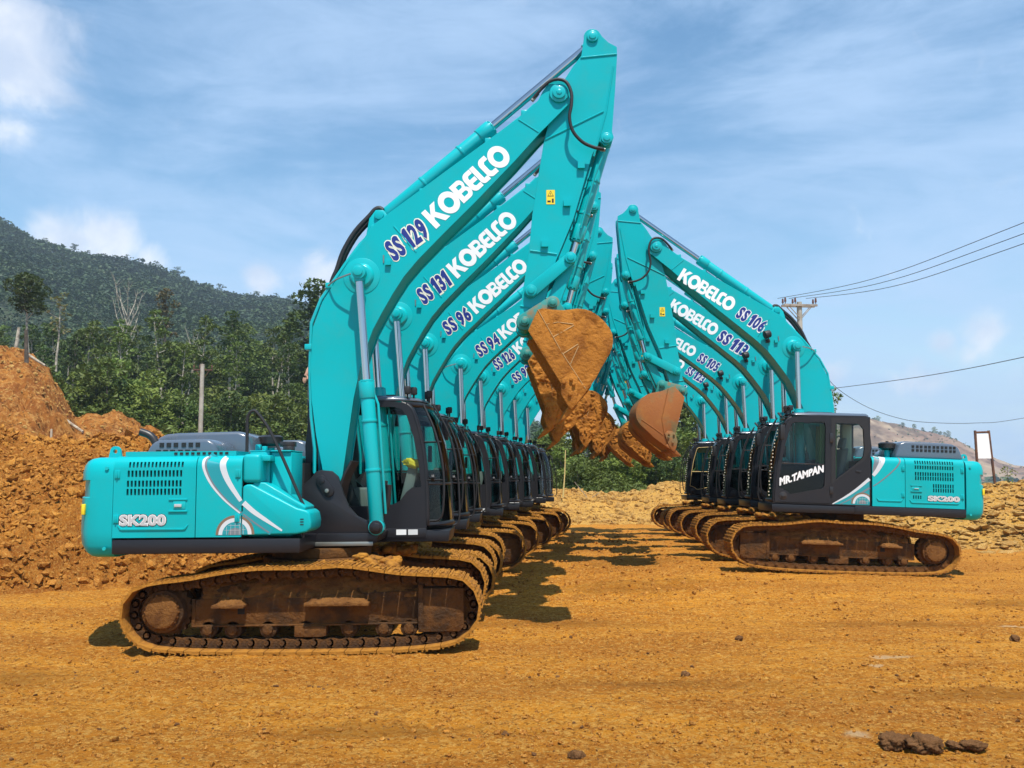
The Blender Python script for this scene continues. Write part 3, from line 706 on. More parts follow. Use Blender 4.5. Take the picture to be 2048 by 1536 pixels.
part('precl', 'air_precleaner', b.mesh('air_precleaner', [M['blackm'], M['teal']], smooth=40))

# boom foot brackets
BR = [(-.275, 1.30), (-.275, 1.874), (-.158, 1.916), (-.067, 1.992), (-.009, 2.067), (.06, 2.088), (.194, 2.076), (.271, 2.008), (.334, 1.807), (.404, 1.639), (.507, 1.523), (.609, 1.473), (.744, 1.456), (.829, 1.389), (.80, 1.30), (.764, 1.22), (-.076, 1.22)]
for y0, y1 in ((-.42, -.36), (.36, .42)):
    part('br', 'boom_bracket', B().prism(BR, y0, y1).mesh('boom_bracket', M['char'], bevel=.008))
b = B()
for y in (-.445, .445):
    s = 1 if y > 0 else -1
    o = arc(.06, 1.965, .062, 40, 220, 8) + arc(.155, 1.83, .07, 220, 400, 8); b.prism([(.06 + p[0] * 1.0 - .06, p[1]) for p in o], *sorted((y, y - s * .03)))
    b.cyl((.075, y + s * .012, 1.955), (.075, y - s * .02, 1.955), .036, n=14); b.cyl((.14, y + s * .02, 1.835), (.14, y - s * .02, 1.835), .03, n=12, m=1)
parts('pinlock', 'pin_lock_plate', b, [M['char'], M['steel']], 'br', bevel=.005)
for s_ in (-1, 1):
    for x, z in ((-.22, 1.28), (-.22, 1.80), (.02, 1.28), (.25, 1.28), (.48, 1.28), (.66, 1.28)): b = B(); b.cyl((x, s_ * .415, z), (x, s_ * .437, z), .022, n=6); part('brbolt', 'bolt_head', b.mesh('bolt_head', M['blackm']), 'br')
part('footpin', 'foot_pin', B().cyl((FOOT[0], -.41, FOOT[1]), (FOOT[0], .41, FOOT[1]), .07).mesh('foot_pin', M['steel']))
b = B()
for s in (-1, 1): b.cyl((CYLB[0], s * .36, CYLB[1]), (CYLB[0], s * .60, CYLB[1]), .085, n=18); b.cyl((CYLB[0], s * .60, CYLB[1]), (CYLB[0], s * .62, CYLB[1]), .06, n=6)
parts('cpin', 'cylinder_pin', b, M['char'], bevel=.006)
b = B()
for i in range(6):
    y = -.30 + i * .09; b.tube(spline([(.05, y, 1.40), (.22, y + .02, 1.62), (.30, y, 1.95), (.42, y, 2.2)], 5), .022, n=7)
b.tube(spline([(.45, -.30, 1.32), (.70, -.33, 1.42), (.86, -.34, 1.62), (.89, -.36, 1.9)], 6), .035, n=8)
b.tube(spline([(.40, -.22, 1.32), (.66, -.25, 1.46), (.80, -.28, 1.7), (.84, -.30, 1.95)], 6), .03, n=8)
parts('hyd', 'hydraulic_hose', b, M['black'], smooth=60)

# ---- cab ------------------------------------------------------------------
CO = [(1.572, 1.315), (1.55, 1.75), (1.513, 2.127), (1.455, 2.48), (1.371, 2.80), (1.31, 2.915), (1.225, 2.972), (.722, 3.02), (-.20, 3.035), (-.245, 3.0), (-.308, 2.417), (-.284, 2.287), (-.272, 1.315)]
DW = [(1.482, 1.61), (1.455, 1.85), (1.423, 2.066), (1.36, 2.42), (1.265, 2.75), (1.235, 2.83), (1.18, 2.865), (.66, 2.895), (.60, 2.88), (.58, 2.81), (.59, 2.10), (.605, 1.68), (.64, 1.62), (1.22, 1.50), (1.27, 1.505), (1.33, 1.56), (1.42, 1.60)]
RW = [(.385, 2.88), (.0, 2.88), (-.09, 2.855), (-.15, 2.78), (-.168, 2.40), (-.15, 2.27), (-.10, 2.19), (.385, 1.80)]
b = B(); plate(b, CO[:], [[(1.53, 1.34), (1.50, 1.75), (1.47, 2.127), (1.40, 2.48), (1.325, 2.78), (1.25, 2.90), (1.2, 2.925), (.50, 2.96), (.50, 1.34)], RW], 1.30, 1.345)
CR = [(1.30, 1.42), (1.27, 2.05), (1.21, 2.5), (1.12, 2.82), (1.05, 2.93), (.95, 2.98), (.722, 3.01), (-.20, 3.035), (-.245, 3.0), (-.308, 2.417), (-.272, 1.315), (1.29, 1.315)]
RWIN = [(.62, 1.62), (.86, 1.64), (.95, 1.69), (1.03, 1.80), (1.10, 1.855), (1.225, 1.862), (1.19, 2.15), (1.12, 2.52), (1.03, 2.80), (.96, 2.89), (.86, 2.92), (.0, 2.93), (-.12, 2.90), (-.17, 2.8), (-.17, 1.75), (-.12, 1.66), (-.03, 1.62)]
plate(b, CR, [RWIN], .33, .375)
b.box(-.29, -.25, .34, 1.34, 1.32, 2.05); b.box(-.285, -.245, .34, .46, 2.05, 3.0); b.box(-.285, -.245, 1.22, 1.34, 2.05, 3.0); b.box(-.285, -.245, .34, 1.34, 2.90, 3.02)
b.box(-.27, 1.29, .36, 1.32, 1.317, 1.36)
b.tube(spline([(1.30, .36, 1.36), (1.28, .36, 2.05), (1.215, .36, 2.5), (1.125, .36, 2.82), (1.05, .37, 2.93), (.95, .38, 2.975)], 5), .035, n=10)
b.tube(spline([(1.56, 1.31, 1.36), (1.50, 1.31, 2.127), (1.36, 1.31, 2.80), (1.22, 1.31, 2.96)], 5), .035, n=10)
front = [(1.30, .36), (1.47, .55), (1.56, .85), (1.585, 1.1), (1.565, 1.31)]
b.tube([(x, y, 1.37) for x, y in front], .035, n=8); b.tube([(x - .035, y, 1.90) for x, y in front], .018, n=8)
b.tube([(x - .30, y, 2.955) for x, y in front], .04, n=8)
CAB = b.mesh('cab', M['char'], bevel=.010)
part('cab', 'cab', CAB)
b = B(); vs = []
ro = [(-.26, .36), (-.26, 1.32), (.7, 1.345), (1.17, 1.33), (1.27, 1.15), (1.26, .85), (1.17, .55), (1.0, .37), (.7, .335)]
b.add([(x, y, 3.005) for x, y in ro] + [(x, y, 3.05 - .03 * max(0, x - .5)) for x, y in ro] + [(x * .93 + .02, .84 + (y - .84) * .9, 3.085 - .03 * max(0, x - .5)) for x, y in ro],
      [tuple(range(8, -1, -1))] + [(i + k * 9, (i + 1) % 9 + k * 9, (i + 1) % 9 + 9 + k * 9, i + 9 + k * 9) for k in (0, 1) for i in range(9)] + [tuple(range(18, 27))])
part('roof', 'cab_roof', b.mesh('cab_roof', M['hood'], bevel=.012), 'cab')
part('roofbox', 'roof_hatch', B().box(.35, .85, .55, 1.10, 3.07, 3.105).mesh('roof_hatch', M['char'], bevel=.015), 'cab')
b = B(); DO = [(1.555, 1.345), (1.53, 1.75), (1.493, 2.127), (1.43, 2.48), (1.35, 2.80), (1.275, 2.92), (1.215, 2.945), (.50, 2.975), (.50, 1.345)]
plate(b, DO, [DW], 1.335, 1.368)
part('door', 'cab_door', b.mesh('cab_door', M['char'], bevel=.008), 'cab')
b = B(); b.box(.60, 1.425, 1.345, 1.362, 2.065, 2.09)
for z0, z1 in ((2.50, 2.68), (1.52, 1.66)): b.box(.44, .505, 1.345, 1.385, z0, z1)
b.cyl((1.39, 1.36, 1.46), (1.39, 1.376, 1.46), .075, n=20); b.box(1.35, 1.43, 1.374, 1.39, 1.44, 1.475); b.box(-.10, .0, 1.345, 1.36, 1.955, 1.985)
parts('handle', 'door_handle', b, M['blackm'], 'cab', bevel=.004)
b = B(); flat(b, curve_mesh([DW]), lambda x, z: (x, 1.345, z)); part('doorglass', 'window_pane', b.mesh('window_pane', M['glass']), 'cab')
b = B(); flat(b, curve_mesh([RW]), lambda x, z: (x, 1.325, z)); part('rearglass', 'window_pane', b.mesh('window_pane', M['glass']), 'cab')
b = B(); flat(b, curve_mesh([RWIN]), lambda x, z: (x, .352, z)); part('rightglass', 'window_pane', b.mesh('window_pane', M['glass']), 'cab')
b = B(); ws = [(1.38, 0.0), (1.65, -.02), (2.05, -.035), (2.45, -.09), (2.78, -.18), (2.94, -.28)]; n = len(front)
b.add([(x + dx, y, z) for z, dx in ws for x, y in front], [(j * n + i, j * n + i + 1, (j + 1) * n + i + 1, (j + 1) * n + i) for j in range(len(ws) - 1) for i in range(n - 1)])
part('wind', 'windscreen', b.mesh('windscreen', M['glass'], smooth=60), 'cab')
b = B(); b.prism([(.15, 1.45), (.20, 1.75), (.62, 1.80), (.64, 1.68), (.60, 1.45)], .60, 1.08); b.prism([(.15, 1.75), (.28, 1.80), (.14, 2.40), (.02, 2.42)], .62, 1.06); b.prism([(.06, 2.42), (.15, 2.42), (.10, 2.62), (.02, 2.62)], .70, .98); b.box(.1, .7, .42, .56, 1.40, 1.86); b.box(.1, .7, 1.12, 1.25, 1.40, 1.86)
parts('seat', 'operator_seat', b, M['seat'], 'cab', bevel=.03, seg=3)
b = B(); b.box(-.22, -.02, .40, .56, 1.75, 2.92); part('liner', 'cab_pillar_trim', b.mesh('cab_pillar_trim', M['liner'], bevel=.03), 'cab')
b = B(); b.prism([(.95, 1.50), (1.02, 1.50), (1.14, 1.98), (1.16, 2.15), (1.04, 2.15), (.93, 1.70)], .46, .60)
part('console', 'control_console', b.mesh('control_console', M['seat'], bevel=.02), 'cab')
b = B(); b.tube([(.62, .5, 1.86), (.66, .5, 2.05)], .014); b.tube([(.62, 1.18, 1.86), (.66, 1.18, 2.05)], .014); b.cyl((.66, .5, 2.03), (.67, .5, 2.12), .03); b.cyl((.66, 1.18, 2.03), (.67, 1.18, 2.12), .03)
b.tube([(1.2, .75, 1.4), (1.22, .75, 1.9)], .012); b.tube([(1.2, .95, 1.4), (1.22, .95, 1.9)], .012); b.box(1.26, 1.30, .9, 1.1, 2.2, 2.42)
parts('lever', 'control_lever', b, M['black'], 'cab', bevel=.003)
b = B(); b.box(.56, .64, .9, .97, 1.4, 2.8, 0); b.box(.25, .36, .47, .5, 1.72, 2.85, 0); b.box(.50, .58, .47, .50, 1.72, 2.85)
# cab base skirt, front corner and labels
b = B(); b.prism([(-.27, 1.215), (-.27, 1.312), (1.30, 1.312), (1.285, 1.225)], .325, .345); b.box(.35, 1.29, .318, .35, 1.20, 1.325)
part('skirt', 'cab_skirt', b.mesh('cab_skirt', M['char'], bevel=.008))
b = B(); b.box(.90, 1.03, .312, .317, 1.243, 1.312); part('lab', 'data_label', b.mesh('data_label', M['white']), 'skirt')
b = B(); b.box(1.055, 1.18, .312, .317, 1.243, 1.312); part('lab', 'data_label', b.mesh('data_label', M['label']), 'skirt')
b = B(); b.tube(spline([(1.34, .30, 1.42), (1.50, .26, 1.50), (1.52, .26, 2.05), (1.42, .28, 2.55), (1.25, .33, 2.95)], 6), .016, n=8)
b.tube(spline([(1.62, .75, 1.34), (1.70, .75, 1.45), (1.67, .75, 2.1), (1.55, .75, 2.6), (1.34, .75, 2.98)], 6), .014, n=8)
b.tube([(1.52, .26, 1.95), (1.30, .34, 1.95)], .012); b.tube([(1.49, .265, 2.45), (1.24, .36, 2.45)], .012)
part('guard', 'front_guard_rail', b.mesh('front_guard_rail', M['black'], smooth=60), 'cab')
b = B(); b.tube([(1.33, .30, 1.98), (1.42, .18, 1.98)], .012); b.cyl((1.36, .285, 1.98), (1.40, .285, 1.98), .05, n=12)
part('mirror', 'mirror_bracket', b.mesh('mirror_bracket', M['black'], bevel=.003), 'cab')
b = B(); b.box(1.42, 1.50, 1.38, 1.56, 2.52, 2.80); b.tube([(1.40, 1.33, 2.66), (1.44, 1.47, 2.66)], .012)
part('mirr2', 'side_mirror', b.mesh('side_mirror', M['black'], bevel=.012), 'cab')
for i, (x, y) in enumerate(((1.03, .42), (1.10, .56), (1.26, 1.10), (1.22, 1.25))):
    b = B(); b.box(x - .035, x + .035, y - .055, y + .055, 3.10, 3.20); b.tube([(x, y, 3.03), (x, y, 3.11)], .014); b.box(x + .036, x + .042, y - .045, y + .045, 3.112, 3.188)
    part('rlamp', 'roof_lamp', b.mesh('roof_lamp', M['black'], bevel=.008), 'cab')
b = B()
for k in range(18):
    r_ = random.Random(k); x = 1.30 + r_.uniform(-.12, .12); y = 1.22 + r_.uniform(-.14, .14); z = 2.93 + r_.uniform(-.14, .22)
    b.tube([(x, y, z), (x + r_.uniform(-.06, .06), y + r_.uniform(-.08, .08), z + r_.uniform(-.08, .08))], r_.uniform(.010, .026), n=6)
parts('tassel', 'cab_tassel', b, M['black'], 'cab', 'root', dict(only='R'), smooth=60)
b = B()
for i in range(21):
    t = i / 20; z = 1.46 + 1.32 * t; x = np.interp(z, [1.3, 1.75, 2.13, 2.48, 2.8, 2.95], [1.64, 1.62, 1.585, 1.53, 1.44, 1.30]) + .012 * math.sin(i * 2.1)
    b.cyl((x, 1.27, z - .010), (x, 1.27, z + .010), .014, .014, n=7)
parts('beads', 'bead_string', b, M['bead'], 'cab', 'root', dict(only='R'), bevel=.006)
b = B()
for i, yy in enumerate((.50, 1.27)):
    nn = 9; x0 = .52 if i else .40
    vs = [(x0 + .03 * math.sin(k * 2.2), yy - .012 * (k % 2), z) for z in (1.75, 2.86) for k in range(1)]
    for k in range(5): b.tube([(x0 + .035 * k - (.0 if i else .06), yy - .025, 1.72 if i else 1.75), (x0 + .03 * k - (.0 if i else .06), yy - .025, 2.86)], .016, n=6)
b.tube([(.36, 1.27, 1.84), (.36, 1.27, 2.86)], .025, n=8)
parts('curt', 'window_curtain', b, M['curtain'], 'cab', 'root', dict(only='R1'), smooth=60)
b = B(); v, f = text_mesh('MR.TAMPAN', 1.0, .055, space=1.02); xa = min(p[0] for p in v); xb = max(p[0] for p in v); k = .86 / (xb - xa)
flat(b, (v, f), lambda px, py: (1.462 - (px - xa) * k * .98, 1.3705, 1.655 + (px - xa) * k * .335 + py * .185 * (1 + .10 * math.sin(px * 3))))
part('mr', 'door_lettering', b.mesh('door_lettering', M['white']), 'cab', only='R1')
b = B(); b.box(.62, 1.22, 1.322, 1.332, 2.70, 2.88); part('shade', 'sun_shade', b.mesh('sun_shade', M['beige']), 'cab', only='R5')
b = B()
for a, c in zip(DW, DW[1:] + DW[:1]): b.tube([(a[0], 1.375, a[1]), (c[0], 1.375, c[1])], .010, n=5)
b.tube([(1.42, 1.375, 2.078), (.60, 1.375, 2.078)], .012, n=5)
part('trim', 'window_trim', b.mesh('window_trim', M['beige']), 'cab', only='R5')
b = B(); b.box(.55, .60, .40, .44, 1.75, 2.80); b.box(.60, .72, .385, .40, 1.8, 2.78); part('blue', 'blue_curtain', b.mesh('blue_curtain', M['bluecloth']), 'cab', only='L7')
b = B(); V, F = lump_protos(1, 3, .45, 8)[0]; V = V @ np.array([[.85, 0, -.5], [0, 1, 0], [.5, 0, .85]]) * np.array([.13, .06, .085]) + np.array([1.09, .46, 2.17]); b.add([tuple(p * np.array([1, 1, 1])) for p in V], [tuple(f) for f in F])
part('helmet', 'yellow_bag', b.mesh('yellow_bag', M['yellow'], smooth=60), 'cab', only='L1')
b = B(); plate(b, [(.47, 2.985), (-.225, 3.005), (-.285, 2.416), (-.18, 2.19), (.47, 1.70)], [RW], 1.3455, 1.350)
part('surr', 'window_surround', b.mesh('window_surround', M['black']), 'cab')
b = B(); flat(b, curve_mesh([[(1.482, 1.61), (1.455, 1.85), (1.425, 2.06), (.59, 2.06), (.605, 1.68), (.64, 1.62), (1.22, 1.50), (1.27, 1.505), (1.33, 1.56), (1.42, 1.60)]]), lambda x, z: (x, 1.3405, z)); part('lowback', 'window_pane', b.mesh('window_pane', M['cabdark']), 'cab')  # opaque dark sheet behind the lower pane, painted for the shaded cab interior
# lower rear of the cab's left side: swoosh
b = B(); yb = 1.3475
poly = [(.42, 1.335), (-.262, 1.80), (-.262, 1.335)]; b.add([(x, yb - .001, z) for x, z in poly], [(0, 1, 2)], 2)
band(b, [(.445, 1.335), (.2, 1.475), (-.02, 1.63), (-.262, 1.835)], [.008, .018, .024, .03], yb, 0)
band(b, [(.30, 1.335), (.1, 1.44), (-.1, 1.56), (-.262, 1.665)], [.006, .012, .016, .018], yb + .0004, 1)
globe(b, -.125, 1.355, .215, yb + .0006, 0, PI, 1, -.262, 9)
part('sw4', 'swoosh_decal', b.mesh('swoosh_decal', SW), 'cab')

# ---- boom -----------------------------------------------------------------
BO = [(.06, 2.03), (-.038, 2.521), (-.10, 2.968), (-.122, 3.348), (-.095, 3.9), (.02, 4.22), (.15, 4.431), (.30, 4.66), (.47, 4.93), (.60, 5.13), (.68, 5.235), (2.556, 6.64), (2.80, 6.86), (2.86, 6.98)]
BO += arc(TIP[0], TIP[1], .19, 145, -40, 9)
BO += [(2.828, 6.43), (2.5, 6.06), (1.989, 5.52), (1.6, 5.13), (1.237, 4.755), (1.06, 4.54), (.923, 4.325), (.79, 4.09), (.669, 3.86), (.57, 3.58), (.506, 3.35), (.431, 2.987), (.30, 2.02), (.26, 1.86), (.155, 1.80), (.07, 1.87)]
bo = rel(BO, FOOT); b = B(); b.prism(off_poly(bo, -.022 if sum(bo[i][0] * bo[(i + 1) % len(bo)][1] - bo[(i + 1) % len(bo)][0] * bo[i][1] for i in range(len(bo))) < 0 and False else .022), -.262, .262)
b.prism(bo, -.285, -.255); b.prism(bo, .255, .285)
part('boom', 'boom', b.mesh('boom', M['teal'], bevel=.005, smooth=22), None, 'boom')
fb = lambda x, z: (x - FOOT[0], z - FOOT[1])
b = B(); c = fb(*CYLR); tp = fb(*TIP)
for s in (-1, 1):
    b.cyl((c[0], s * .28, c[1]), (c[0], s * .293, c[1]), .235, n=36); b.cyl((c[0], s * .29, c[1]), (c[0], s * .33, c[1]), .165, .13, n=30); b.cyl((c[0], s * .29, c[1]), (c[0], s * .60, c[1]), .062, n=18); b.cyl((c[0], s * .56, c[1]), (c[0], s * .585, c[1]), .082, n=18)
    b.cyl((tp[0], s * .28, tp[1]), (tp[0], s * .32, tp[1]), .125, n=24); b.cyl((tp[0], s * .31, tp[1]), (tp[0], s * .35, tp[1]), .085, n=20); b.cyl((tp[0], s * .345, tp[1]), (tp[0], s * .36, tp[1]), .04, n=6)
parts('boss', 'boom_boss', b, M['teal2'], 'boom', 'boomchild', bevel=.008)
b = B()
for s in (-1, 1):
    for (x0, z0), (x1, z1) in (((.93, 5.20), (1.215, 4.86)), ((2.545, 6.60), (2.80, 6.43))):
        p0 = fb(x0, z0); p1 = fb(x1, z1); b.tube([(p0[0], s * .286, p0[1]), (p1[0], s * .286, p1[1])], .009, n=6)
    p = fb(.861, 4.716); b.box(p[0] - .035, p[0] + .035, *sorted((s * .285, s * .33)), p[1] - .03, p[1] + .03)
parts('weld', 'weld_seam', b, M['teal'], 'boom', 'boomchild', smooth=60)
b = B(); a0 = fb(.60, 5.12); 
b.prism([fb(*q) for q in ((.55, 5.06), (.60, 5.33), (.68, 5.44), (.78, 5.44), (.84, 5.36), (.98, 5.46))], -.20, -.13); b.prism([fb(*q) for q in ((.55, 5.06), (.60, 5.33), (.68, 5.44), (.78, 5.44), (.84, 5.36), (.98, 5.46))], .13, .20)
q = fb(*ACB); b.cyl((q[0], -.24, q[1]), (q[0], .24, q[1]), .062, n=18)
part('acbr', 'arm_cylinder_bracket', b.mesh('arm_cylinder_bracket', M['teal'], bevel=.006), 'boom', 'boomchild')
PIPE = [(-.06, 2.05), (-.06, 2.35), (-.11, 2.75), (-.135, 3.35), (-.12, 3.95), (.0, 4.26), (.13, 4.45), (.31, 4.72), (.50, 4.98), (.72, 5.20), (.96, 5.385), (1.60, 5.885), (2.15, 6.31), (2.62, 6.68), (2.78, 6.83)]
for k, (y, d) in enumerate(((-.24, 0), (-.17, .02), (.17, .02), (.24, 0))):
    b = B(); pts = [(fb(x, z)[0], y, fb(x, z)[1]) for x, z in PIPE]; b.tube([(p[0] - d, p[1], p[2] + d) for p in pts], .021, n=8)
    part('pipe', 'boom_pipe', b.mesh('boom_pipe', M['teal2'], smooth=60), 'boom', 'boomchild')
b = B()
for x, z in ((-.155, 3.65), (.10, 4.44), (.68, 5.19), (1.30, 5.665), (2.15, 6.33), (2.62, 6.70)):
    p = fb(x, z); b.box(p[0] - .045, p[0] + .045, -.275, -.145, p[1] - .035, p[1] + .035); b.box(p[0] - .045, p[0] + .045, .145, .275, p[1] - .035, p[1] + .035)
parts('clamp', 'pipe_clamp', b, M['teal2'], 'boom', 'boomchild', bevel=.006)
b = B(); HB = [(.06, 4.38), (.12, 4.56), (.17, 4.68), (.25, 4.92), (.40, 5.18), (.585, 5.385), (.66, 5.47), (.72, 5.49), (.76, 5.46)]
for y in (-.10, .06): b.tube(spline([(fb(x, z)[0], y, fb(x, z)[1]) for x, z in HB], 4), .034, n=9)
parts('bhose', 'boom_hose', b, M['black'], 'boom', 'boomchild', smooth=60)
b = B()
for s in (-1, 1):
    b.tube(spline([(*(fb(.545, 4.56)[:1]), s * .54, fb(.545, 4.56)[1]), (fb(.40, 4.53)[0], s * .50, fb(.40, 4.53)[1]), (fb(.22, 4.48)[0], s * .42, fb(.22, 4.48)[1]), (fb(.10, 4.43)[0], s * .30, fb(.10, 4.43)[1])], 5), .011, n=6)
    b.tube([(fb(.80, 4.72)[0], s * .29, fb(.80, 4.72)[1]), (fb(.80, 4.82)[0], s * .30, fb(.80, 4.82)[1])], .009, n=6)
parts('ghose', 'grease_hose', b, M['steel'], 'boom', 'boomchild', smooth=60)
# brand lettering, drawn letter by letter
def logo():
    S = []; x = 0.0; cap = 1.0
    def add(lst): S.append([[(x + a, c) for a, c in sp] for sp in lst])
    # K
    add([[(0, 0), (.29, 0), (.29, .36), (.37, .46), (.66, 0), (1.0, 0), (.58, .62), (.93, 1.0), (.60, 1.0), (.29, .64), (.29, 1.0), (0, 1.0)]]); x += .90
    add([circle(.54, .5, .54, 36), circle(.54, .5, .25, 28)]); x += 1.06
    def Bp():
        o = [(0, 0), (.52, 0)] + arc(.52, .285, .285, -90, 60, 10) + arc(.48, .745, .255, -40, 90, 10) + [(0, 1.0)]
        return [o, [(.27, .21), (.27, .40), (.50, .40)] + arc(.50, .305, .095, 80, -90, 6), [(.27, .60), (.27, .79), (.46, .79)] + arc(.46, .695, .095, 80, -90, 6)]
    add(Bp()); x += .80
    add([arc(.30, .30, .30, 180, 270, 8) + [(.62, 0), (.62, .22), (.34, .22), (.27, .30), (.27, .39), (.60, .39), (.60, .60), (.27, .60), (.27, .70), (.34, .78), (.62, .78), (.62, 1.0)] + arc(.30, .70, .30, 90, 180, 8)]); x += .64
    add([[(0, 1.0)] + arc(.22, .22, .22, 180, 270, 6) + [(.50, 0), (.50, .23), (.27, .23), (.27, 1.0)]]); x += .47
    add([arc(.30, .30, .30, 180, 270, 8) + [(.60, 0), (.60, .23), (.36, .23), (.28, .31), (.28, .69), (.36, .77), (.60, .77), (.60, 1.0)] + arc(.30, .70, .30, 90, 180, 8)]); x += .56
    add([circle(.54, .5, .54, 36), circle(.54, .5, .25, 28)]); x += 1.08
    return S, x
LS, LW = logo(); LV = [curve_mesh(l) for l in LS]
def logo_mesh(sy):
    b = B()
    if sy < 0:
        p0 = Vector((1.375, 5.262)); p1 = Vector((2.375, 6.195)); d = (p1 - p0); L = d.length; d.normalize(); n = Vector((-d.y, d.x)); h = .285
        for lv_ in LV: flat(b, lv_, lambda px, py: (*(lambda q: (q.x - FOOT[0], -.2885, q.y - FOOT[1]))(p0 + d * (px / LW * L) + n * ((py - .5) * h)),))
    else:
        p0 = Vector((2.64, 6.325)); p1 = Vector((1.625, 5.53)); d = (p1 - p0); L = d.length; d.normalize(); n = Vector((d.y, -d.x)); h = .285
        for lv_ in LV: flat(b, lv_, lambda px, py: (*(lambda q: (q.x - FOOT[0], .2885, q.y - FOOT[1]))(p0 + d * (px / LW * L) + n * ((py - .5) * h)),))
    return b.mesh('brand_lettering', M['white'])
part('logoR', 'brand_lettering', logo_mesh(-1), 'boom', 'boomchild', only='L'); part('logoL', 'brand_lettering', logo_mesh(1), 'boom', 'boomchild', only='R')
ONE = [(.13, 0), (.31, 0), (.31, .70), (.18, .70), (.01, .585), (.01, .46), (.13, .53)]
_gl = {}
def fleet_glyphs(word, off):
    """heavy slanted digits set one by one, the 1 drawn with its flag"""
    V = []; F = []; x = 0.0
    for ch in word:
        if ch == ' ': x += .22; continue
        if (ch, off) not in _gl: _gl[(ch, off)] = curve_mesh([off_poly(ONE, -off)]) if ch == '1' else text_mesh(ch, 1.0, off)
        v, f = _gl[(ch, off)]
        if ch == '1': lo, hi = 0.01, .31
        else:
            v0 = text_mesh(ch, 1.0, 0.0)[0] if (ch, 'w') not in _gl else _gl[(ch, 'w')]; _gl[(ch, 'w')] = v0; lo = min(p[0] for p in v0); hi = max(p[0] for p in v0)
        n = len(V); V += [(x + p[0] - lo + .14 * p[1], p[1], 0) for p in v]; F += [tuple(i + n for i in q) for q in f]; x += hi - lo + .17
    return V, F
def fleet_mesh(word, sy, p0, p1, h, outline='cream'):
    b = B(); p0 = Vector(p0); p1 = Vector(p1); d = p1 - p0; L = d.length; d.normalize(); n = Vector((-d.y, d.x)) if sy < 0 else Vector((d.y, -d.x))
    XA = XB = None
    for off, m_, y, sh in ((.104, 1, .2880, .035), (.088, 1, .2892, 0), (.050, 0, .2906, 0)):
        v, f = fleet_glyphs(word, off)
        if XA is None: XA = min(p[0] for p in v); XB = max(p[0] for p in v)
        k = L / (XB - XA)
        def fn(px, py):
            q = p0 + d * ((px - XA + sh) * k) + n * ((py / .70 - .5 - sh) * h); return (q.x - FOOT[0], sy * y, q.y - FOOT[1])
        flat(b, (v, f), fn, m_)
    return b.mesh('fleet_number', [M['navy'], M[outline]])
b = B(); q = fb(.985, 4.865)
b.cyl((q[0] + .01, .40, q[1] + .01), (q[0] + .13, .42, q[1] - .01), .075, .085, n=16); b.tube([(q[0] + .05, .29, q[1] - .12), (q[0] + .05, .36, q[1] - .12), (q[0] + .05, .40, q[1] - .03)], .016, n=6); b.box(q[0] + .0, q[0] + .09, .286, .32, q[1] - .16, q[1] - .09)
part('blamp', 'boom_lamp', b.mesh('boom_lamp', M['black'], bevel=.006), 'boom', 'boomchild', only='RL')
b = B(); b.tube([(q[0] + .05, .30, q[1] - .42), (q[0] + .05, .30, q[1] + .02)], .012, n=6); b.box(q[0], q[0] + .09, .285, .33, q[1] + .0, q[1] + .05)
part('brod', 'lamp_post', b.mesh('lamp_post', M['blackm'], bevel=.004), 'boom', 'boomchild', only='R5')

# ---- arm ------------------------------------------------------------------
AO = [(3.395, 7.60), (3.38, 7.501), (3.27, 7.36), (3.121, 7.125), (2.97, 6.70), (2.876, 6.361), (2.79, 5.86), (2.71, 5.367), (2.657, 4.853), (2.534, 4.09), (2.50, 3.96)] + arc(WRIST[0], WRIST[1], .105, 200, 360, 7)
AO += [(2.79, 4.0), (3.011, 4.755), (3.24, 5.294), (3.499, 6.153), (3.60, 6.33), (3.665, 6.27), (3.755, 6.30), (3.785, 6.388), (3.765, 6.462), (3.815, 7.017), (3.852, 7.501), (3.85, 7.618), (3.74, 7.68), (3.66, 7.76)] + arc(ACR[0], ACR[1], .115, 20, 190, 8)
ao = rel(AO, TIP); b = B(); b.prism(off_poly(ao, .018), -.175, .175); b.prism(ao, -.20, -.165); b.prism(ao, .165, .20)
part('arm', 'arm', b.mesh('arm', M['teal'], bevel=.005, smooth=22), None, 'arm')
fa = lambda x, z: (x - TIP[0], z - TIP[1])
b = B()
for s in (-1, 1):
    for (x0, z0), (x1, z1) in (((2.89, 6.36), (3.655, 6.735)), ((2.675, 4.885), (3.02, 4.835)), ((2.535, 4.165), (2.79, 4.12)), ((3.37, 7.47), (3.845, 7.515))):
        p0 = fa(x0, z0); p1 = fa(x1, z1); b.tube([(p0[0], s * .203, p0[1]), (p1[0], s * .203, p1[1])], .012, n=6)
    p0 = fa(3.69, 6.72); p1 = fa(3.50, 6.13); p2 = fa(3.80, 7.35); b.tube([(p1[0] + .02, s * .20, p1[1]), (p0[0], s * .20, p0[1]), (p2[0], s * .20, p2[1])], .014, n=6)
    for x, z in ((2.865, 4.965), (3.16, 5.50), (3.35, 6.0)):
        p = fa(x, z); b.box(p[0] - .045, p[0] + .045, *sorted((s * .20, s * .255)), p[1] - .04, p[1] + .04)
parts('aweld', 'weld_seam', b, M['teal'], 'arm', 'armchild', smooth=40)
b = B()
for s in (-1, 1):
    for (x, z), r in ((ACR, .075), (BCB, .072), (LEV, .085), (WRIST, .095)):
        p = fa(x, z); b.cyl((p[0], s * .19, p[1]), (p[0], s * .235, p[1]), r, n=22); b.cyl((p[0], s * .23, p[1]), (p[0], s * .25, p[1]), r * .6, n=18)
parts('apin', 'arm_pin', b, M['teal2'], 'arm', 'armchild', bevel=.006)
b = B()
for s in (-1, 1): p = fa(2.95, 5.59); b.box(p[0] - .055, p[0] + .055, *sorted((s * .2015, s * .2045)), p[1] - .095, p[1] + .095)
parts('alabel', 'warning_label', b, M['yellow'], 'arm', 'armchild')
